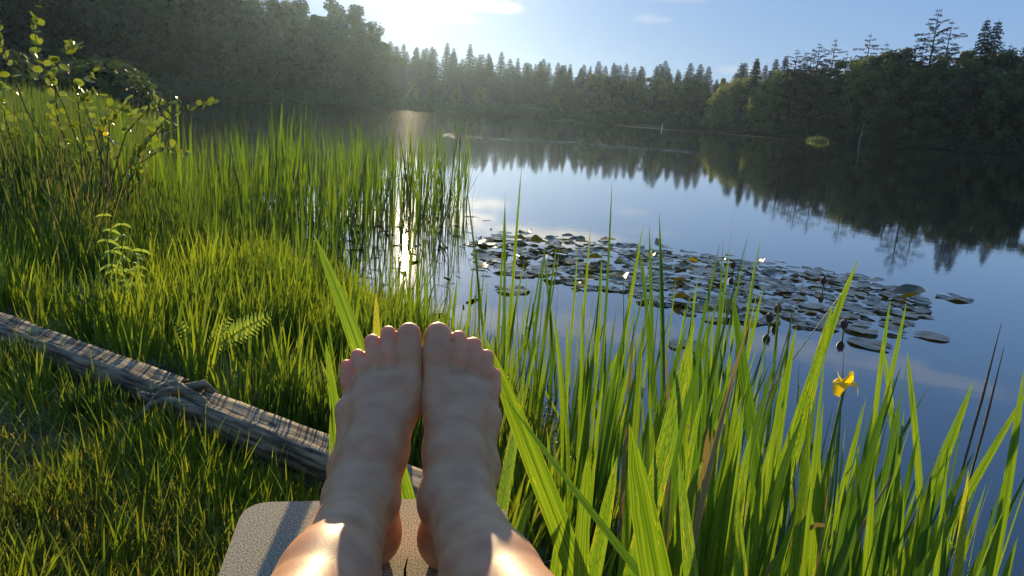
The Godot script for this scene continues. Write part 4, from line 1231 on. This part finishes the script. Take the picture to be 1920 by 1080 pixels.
func make_lilies() -> void:
	var flat := []
	for i in 5: flat.append(pad_mesh(400 + i, 0.0, 0.015 + 0.012 * i))
	var curled := []
	for i in 5: curled.append(pad_mesh(410 + i, 0.14 + 0.11 * i, 0.06))
	var still := pad_mesh(420, 0.0, 0.0)
	var area := PackedVector2Array([Vector2(-0.45, -7.08), Vector2(-0.09, -7.9), Vector2(0.74, -7.7), Vector2(1.55, -7.55), Vector2(1.99, -7.2), Vector2(2.69, -6.95), Vector2(3.22, -6.74), Vector2(3.48, -6.3), Vector2(3.14, -5.43), Vector2(2.62, -4.83), Vector2(2.11, -4.71), Vector2(1.72, -4.8), Vector2(1.33, -4.84), Vector2(0.86, -5.29), Vector2(0.16, -5.79), Vector2(-0.28, -6.06)])
	rng.seed = 81
	var put := []
	var tries := 0
	while put.size() < 285 and tries < 20000:
		tries += 1
		var p := Vector2(rr(-0.5, 3.6), rr(-8.0, -4.6))
		if not Geometry2D.is_point_in_polygon(p, area): continue
		var r := rr(0.05, 0.118)
		var clear := true
		for q in put:
			if p.distance_to(Vector2(q.x, q.y)) < (r + q.z) * 0.74:
				clear = false
				break
		if not clear: continue
		put.append(Vector3(p.x, p.y, r))
		# more of them stand up at the left and far side of the patch
		var up := clampf(0.40 - p.x * 0.15 + (-p.y - 6.0) * 0.10, 0.04, 0.6)
		var y := 0.006 + 0.004 * (put.size() % 5)
		if rng.randf() < up:
			var o := part("lily_pad", curled[rng.randi() % 5], M.lily_pad_olive if rng.randf() < 0.28 else M.lily_pad, self, upright(Vector3(p.x, y + rr(0.0, 0.03), p.y), rr(0, TAU), Vector3(r, r, r), rr(0, 0.16), rr(0, TAU)))
			tag(o, "lily pad with upturned edge, %s of the lily patch" % pad_zone(p), "lily pad", "raised lily pads")
		else:
			var o := part("lily_pad", flat[rng.randi() % 5], M.lily_pad, self, upright(Vector3(p.x, y, p.y), rr(0, TAU), Vector3(r, r, r), rr(0, 0.07), rr(0, TAU)))
			tag(o, "flat lily pad, %s of the lily patch" % pad_zone(p), "lily pad", "flat lily pads of the patch")
	for q in [[Vector3(3.67, 0.008, -6.07), 0.14, "lone flat lily pad off the patch's right end"], [Vector3(2.80, 0.008, -4.79), 0.11, "lone lily pad nearer than the patch's right end"], [Vector3(2.26, 0.008, -4.50), 0.13, "lily pad off the near edge of the patch, below the buds"], [Vector3(1.05, 0.008, -4.19), 0.12, "single lily pad among reeds nearer than the patch"], [Vector3(0.0, 0.008, -5.29), 0.13, "pale single lily pad left of the patch, among the reeds"]]:
		tag(part("lily_pad", flat[rng.randi() % 5], M.lily_pad, self, upright(q[0], rr(0, TAU), Vector3(q[1], q[1], q[1]))), q[2], "lily pad", "lone lily pads")
	tag(part("lily_pad", curled[4], M.lily_pad, self, upright(Vector3(3.2, 0.03, -5.95), 2.4, Vector3(0.15, 0.13, 0.15), 0.5, 1.2)), "dark lily pad humped up at the patch's right end", "lily pad", "raised lily pads at the end")
	# buds
	var bl := ["larger lily bud at the patch's near edge", "lily bud just behind the larger near one", "lily bud standing highest at the far right of the patch", "small lily bud low at the patch's right near edge", "lily bud in the middle of the patch"]
	var bp := [Vector3(1.69, 0, -4.72), Vector3(1.83, 0, -4.98), Vector3(2.57, 0, -6.07), Vector3(2.16, 0, -4.68), Vector3(1.94, 0, -6.51)]
	for i in 5:
		var o := thing("lily_bud", bl[i], "bud", bp[i], "water lily buds")
		part("stem", tube_mesh([Vector3(0, -0.05, 0), Vector3(0.006, 0.05, 0)], [0.006, 0.006], 6), M.stem, o)
		var s := begin()
		add_tube(s, [Vector3(0, 0.042, 0), Vector3(0, 0.055, 0), Vector3(0, 0.075, 0), Vector3(0, 0.095, 0), Vector3(0, 0.108, 0), Vector3(0, 0.115, 0)], [0.008, 0.021, 0.026, 0.021, 0.010, 0.001], 9)
		part("bud", commit(s, false), M.lily_bud, o)
		for k in 2:
			part("sepal", blade_mesh(Vector3(0, 0.05, 0), Vector3(0.012 - 0.03 * k, 0.118, 0.02), 0.02, Vector3(0, 0, 0.012), Vector3.BACK, -0.3, 5), M.lily_petal, o)
	# the far band of pads, read as one
	var far := []
	for i in 420:
		var t := rng.randf()
		var x := lerpf(-3.4, 7.6, t)
		var z := -33.6 + rng.randfn() * (1.3 - 0.5 * t) + sin(t * 9.0) * 0.6
		var r := rr(0.08, 0.15)
		far.append(upright(Vector3(x, 0.006 + 0.004 * (i % 4), z), rr(0, TAU), Vector3(r, r, r), rr(0, 0.015), rr(0, TAU)))
	mm("distant_lily_leaves", still, M.lily_pad, far, [], "thin band of lily pads far out on the lake", "lily pads")
	# bits afloat between the reeds and the pads
	var bit := begin()
	for v in [[-0.5, 0.0], [0.5, 0.10], [0.48, -0.04], [-0.5, 0.0], [-0.46, 0.09], [0.5, 0.10]]:
		bit.set_color(Color.WHITE)
		bit.set_normal(Vector3.UP)
		bit.add_vertex(Vector3(v[0], 0, v[1]))
	var at := []
	var tints := []
	for i in 300:
		var x := rr(-3.4, -0.2)
		var z := rr(-9.0, -4.4)
		if lake_distance(x, z) > -0.1: continue
		var s := rr(0.03, 0.16)
		at.append(upright(Vector3(x, 0.004, z), rr(0, TAU), Vector3(s, s, s * rr(0.5, 2.5))))
		tints.append(Color(0.10, 0.085, 0.05) * rr(0.5, 1.6))
	mm("floating_reed_litter", commit(bit, false), M.grass, at, tints, "broken bits of reed afloat on the shallows", "litter")


# ---------------------------------------------------------------- shrub, ferns, stalks, post
func round_leaf_mesh() -> ArrayMesh:       # length 1, from the origin along +y
	var st := begin()
	st.set_smooth_group(0)
	var n := 6
	for i in n + 1:
		var t := float(i) / n
		var hw := 0.36 * sqrt(maxf(0.0, 1.0 - pow(absf(t * 2.0 - 1.05) / 1.06, 2.4)))
		for k in 3:
			st.set_uv(Vector2(k * 0.5, t))
			st.add_vertex(Vector3((k - 1) * hw, t, absf(k - 1) * 0.10 + 0.12 * t * t))
	for i in n:
		for k in 2:
			var a := i * 3 + k
			for q in [a, a + 3, a + 4, a, a + 4, a + 1]: st.add_index(q)
	return commit(st)

func make_shrub() -> void:
	rng.seed = 91
	var at := Vector3(-2.6, 0.3, -4.6)
	var o := thing("willow_shrub", "leggy shrub with small round leaves above the left reeds", "shrub", at)
	var leaf := round_leaf_mesh()
	var stems := [[Vector3(-2.64, 0.71, -4.59), Vector3(-2.83, 1.12, -4.69), Vector3(-3.00, 1.39, -4.76), Vector3(-3.06, 1.61, -4.81), Vector3(-3.07, 1.88, -4.86)], [Vector3(-2.70, 0.71, -4.59), Vector3(-2.86, 1.02, -4.67), Vector3(-2.91, 1.33, -4.74), Vector3(-2.82, 1.47, -4.77), Vector3(-2.76, 1.49, -4.78)], [Vector3(-2.60, 0.71, -4.59), Vector3(-2.72, 0.99, -4.66), Vector3(-2.76, 1.25, -4.72), Vector3(-2.66, 1.33, -4.74)], [Vector3(-2.54, 0.72, -4.59), Vector3(-2.54, 1.04, -4.67), Vector3(-2.44, 1.17, -4.70)], [Vector3(-2.44, 0.72, -4.60), Vector3(-2.32, 0.92, -4.64), Vector3(-2.17, 1.11, -4.69), Vector3(-1.90, 1.21, -4.71)], [Vector3(-2.57, 0.68, -4.59), Vector3(-2.59, 0.94, -4.65), Vector3(-2.55, 1.13, -4.69), Vector3(-2.40, 1.11, -4.69)], [Vector3(-2.34, 0.70, -4.59), Vector3(-2.38, 0.86, -4.63), Vector3(-2.26, 0.99, -4.66), Vector3(-2.10, 1.05, -4.67)], [Vector3(-3.06, 0.68, -4.59), Vector3(-3.19, 1.03, -4.67), Vector3(-3.22, 1.27, -4.73)], [Vector3(-2.50, 0.66, -4.55), Vector3(-2.62, 1.0, -4.62), Vector3(-2.70, 1.18, -4.66), Vector3(-2.58, 1.22, -4.68)], [Vector3(-2.40, 0.62, -4.5), Vector3(-2.28, 0.82, -4.5), Vector3(-2.14, 0.92, -4.52), Vector3(-2.02, 0.90, -4.54)], [Vector3(-2.75, 0.70, -4.5), Vector3(-2.98, 1.10, -4.55), Vector3(-3.12, 1.44, -4.6), Vector3(-3.20, 1.62, -4.62)], [Vector3(-2.52, 0.70, -4.62), Vector3(-2.46, 0.98, -4.7), Vector3(-2.30, 1.16, -4.72), Vector3(-2.16, 1.20, -4.74)]]
	for s in stems:
		var pts := [Vector3(rr(-0.05, 0.05), -0.05, rr(-0.05, 0.05))]
		var rad := [0.008]
		for i in s.size():
			pts.append(s[i] - at)
			rad.append(lerpf(0.006, 0.0015, (i + 1.0) / s.size()))
		var b := part("branch", tube_mesh(pts, rad, 5), M.twig, o)
		for i in range(1, pts.size() - 1):
			for k in 9:
				if i == 1 and k < 3: continue
				var p: Vector3 = pts[i].lerp(pts[i + 1], (k + rng.randf()) / 9.0) + Vector3(rr(-0.02, 0.02), rr(-0.02, 0.02), rr(-0.02, 0.02))
				var d := Vector3(rr(-1, 1), rr(-0.5, 0.9), rr(-1, 1)).normalized()
				var x := d.cross(Vector3(rr(-1, 1), rr(-1, 1), rr(-1, 1))).normalized()
				var ln := rr(0.036, 0.064)
				part("leaf", leaf, M.round_leaf, b, Transform3D(Basis(x, d, x.cross(d)).scaled_local(Vector3.ONE * ln), p))

func frond(ln: float, pairs: int, wide: float, curve: float) -> ArrayMesh:      # along +x, arching
	var st := begin()
	var line := []
	for i in 9:
		var t := i / 8.0
		line.append(Vector3(ln * t, ln * curve * (t - t * t * 1.25), 0))
	add_tube(st, line, [0.0022, 0.0021, 0.002, 0.0018, 0.0016, 0.0014, 0.0011, 0.0008, 0.0004], 4)
	for i in pairs:
		var t := 0.12 + 0.86 * i / pairs
		var p := Vector3(ln * t, ln * curve * (t - t * t * 1.25), 0)
		var w := wide * sin(PI * pow(clampf(1.02 - t, 0, 1), 0.75) * 0.93)
		for s in [-1.0, 1.0]:
			var tip := p + Vector3(w * 0.35, -w * 0.15 + rr(-0.1, 0.1) * w, s * w)
			add_blade(st, p, tip, w * 0.34, Vector3(-w * 0.05, w * 0.1, 0), Vector3.UP, 0.12, 3, Color.WHITE, 1.4)
	return commit(st, false)

func make_fern(at: Vector3, fronds: Array, label: String) -> void:
	var o := thing("fern", label, "fern", at, "ferns on the bank")
	for f in fronds:       # turn (degrees), rise (degrees), length
		part("frond", frond(f[2], int(f[2] * 70), f[2] * 0.17, 0.35), M.fern_leaf, o, Transform3D(Basis(Vector3.UP, deg_to_rad(f[0])) * Basis(Vector3.BACK, deg_to_rad(f[1])) * Basis(Vector3.RIGHT, deg_to_rad(f[3])), Vector3.ZERO))

func make_herb(at: Vector3, label: String) -> void:
	var o := thing("leafy_herb", label, "herb", at)
	for k in 5:
		var top := Vector3(rr(-0.09, 0.09), rr(0.26, 0.42), rr(-0.06, 0.06))
		var foot := top * Vector3(0.4, 0, 0.4)
		var s := part("stem", tube_mesh([foot + Vector3.DOWN * 0.03, (foot + top) * 0.5 + Vector3(rr(-0.01, 0.01), 0, 0), top], [0.003, 0.0025, 0.0012], 5), M.stem, o)
		for i in 7:
			var t := 0.25 + 0.75 * i / 6.0
			var p := foot.lerp(top, t)
			var an := i * PI / 2.0 + rr(-0.3, 0.3)
			for side in [0.0, PI]:
				var d := Vector3(cos(an + side), 0, sin(an + side))
				var ln := rr(0.045, 0.07) * (1.15 - 0.5 * t)
				part("leaf", blade_mesh(p, p + d * ln + Vector3.DOWN * ln * rr(0.1, 0.6), ln * 0.36, Vector3.UP * ln * 0.25, (Vector3.UP * 0.5 + Vector3(rr(-0.4, 0.4), 0, rr(0.5, 1.2))).normalized(), 0.15, 4, 1.7), M.fern_leaf, s)

func make_small_things() -> void:
	make_shrub()
	rng.seed = 92
	make_fern(Vector3(-1.04, 0.38, -2.42), [[8.0, 38.0, 0.28, 55.0], [165.0, 50.0, 0.17, -55.0], [-14.0, 52.0, 0.19, 50.0], [20.0, 60.0, 0.18, 40.0]], "pale bracken frond spread over the meadow grass beside the timber")
	make_herb(Vector3(-1.60, 0.34, -2.98), "upright leafy herb with drooping leaf pairs before the reeds")
	make_fern(Vector3(0.46, 0.12, -0.80), [[200.0, 25.0, 0.16, -30.0], [-20.0, 20.0, 0.18, 30.0], [70.0, 50.0, 0.16, 0.0]], "small fern low among the irises at the bottom edge")
	# dead stalks in the water on the right
	for q in [[Vector3(1.249, 0.836, -1.848), Vector3(1.19, -0.15, -1.80), "taller of two dark dead reed stalks standing in the water"], [Vector3(1.26, 0.778, -1.834), Vector3(1.215, -0.15, -1.79), "shorter of two dark dead reed stalks standing in the water"]]:
		var o := thing("dead_reed_stalk", q[2], "reed", q[1], "dead reed stalks")
		var v: Vector3 = q[0] - q[1]
		part("stalk", tube_mesh([Vector3.ZERO, v * 0.5 + Vector3(-0.006, 0, 0), v * 0.8, v], [0.0022, 0.0022, 0.0034, 0.0006], 6), M.reed_dead, o)
	# bent dry straws fallen between the irises
	var dl := ["pale dry reed leaf slanting across the dark iris leaf", "thin pale straw leaning up before the lily buds", "bent pale straw in front of the lily patch", "brown broken reed lying low over the water on the right", "broken brown stick poking out of the water by the dark leaf"]
	var dp := [[Vector3(0.62, 0.2, -1.36), Vector3(0.70, 0.45, -1.34), Vector3(0.785, 0.62, -1.38), 0.014], [Vector3(0.58, 0.0, -1.75), Vector3(0.66, 0.5, -1.80), Vector3(0.73, 0.95, -1.83), 0.006], [Vector3(0.52, 0.0, -1.8), Vector3(0.64, 0.5, -1.86), Vector3(0.86, 0.88, -1.9), 0.006], [Vector3(0.72, 0.10, -1.30), Vector3(0.86, 0.20, -1.36), Vector3(1.06, 0.02, -1.40), 0.010], [Vector3(0.93, -0.05, -1.62), Vector3(0.95, 0.25, -1.62), Vector3(1.03, 0.42, -1.66), 0.008]]
	for i in 5:
		var o := thing("dry_reed", dl[i], "reed", dp[i][0], "dry broken reeds")
		var b: Vector3 = dp[i][0]
		part("stalk", tube_mesh([Vector3.ZERO, dp[i][1] - b, dp[i][2] - b], [dp[i][3] * 0.35, dp[i][3] * 0.4, dp[i][3] * 0.12], 5), M.reed_dry if i < 3 else M.reed_dead, o)
	# reed islet before the right wood
	rng.seed = 93
	var st := begin()
	for i in 380:
		var an := rr(0, TAU)
		var r := sqrt(rng.randf())
		var b := Vector3(cos(an) * r * 1.35, -0.05, sin(an) * r * 0.9)
		var k := rr(0.7, 1.2)
		add_blade(st, b, b + Vector3(rr(-0.15, 0.15), rr(0.3, 0.95) * (1.1 - 0.5 * r), rr(-0.15, 0.15)), 0.05, Vector3.ZERO, Vector3(rr(-1, 1), 0, rr(-1, 1)).normalized(), 0.1, 3, Color(0.11 * k, 0.15 * k, 0.04 * k))
	var isl := thing("reed_islet", "bright green reed tuft in the water before the right wood", "reeds", Vector3(35.6, 0, -92.5))
	tag(part("blades", commit(st, false), M.grass, isl), "", "", "", "stuff")
	var birch := thing("birch_trunk", "thin pale birch trunk leaning at the dark right waterline", "tree trunk", Vector3(42.4, 0.0, -96.5))
	part("trunk", tube_mesh([Vector3(0, -0.3, 0), Vector3(0.08, 1.1, 0), Vector3(0.25, 2.6, 0)], [0.07, 0.06, 0.035], 7), M.pale_bark, birch)
	var post := thing("marker_post", "tiny white post in the far water on the ripple line", "post", Vector3(20.0, 0, -110.4))
	part("pole", tube_mesh([Vector3(0, -0.3, 0), Vector3(0, 0.62, 0)], [0.07, 0.06], 8), M.white_paint, post)
	part("cap", tube_mesh([Vector3(0, 0.62, 0), Vector3(0, 0.68, 0), Vector3(0, 0.74, 0)], [0.11, 0.10, 0.02], 8), M.white_paint, post)
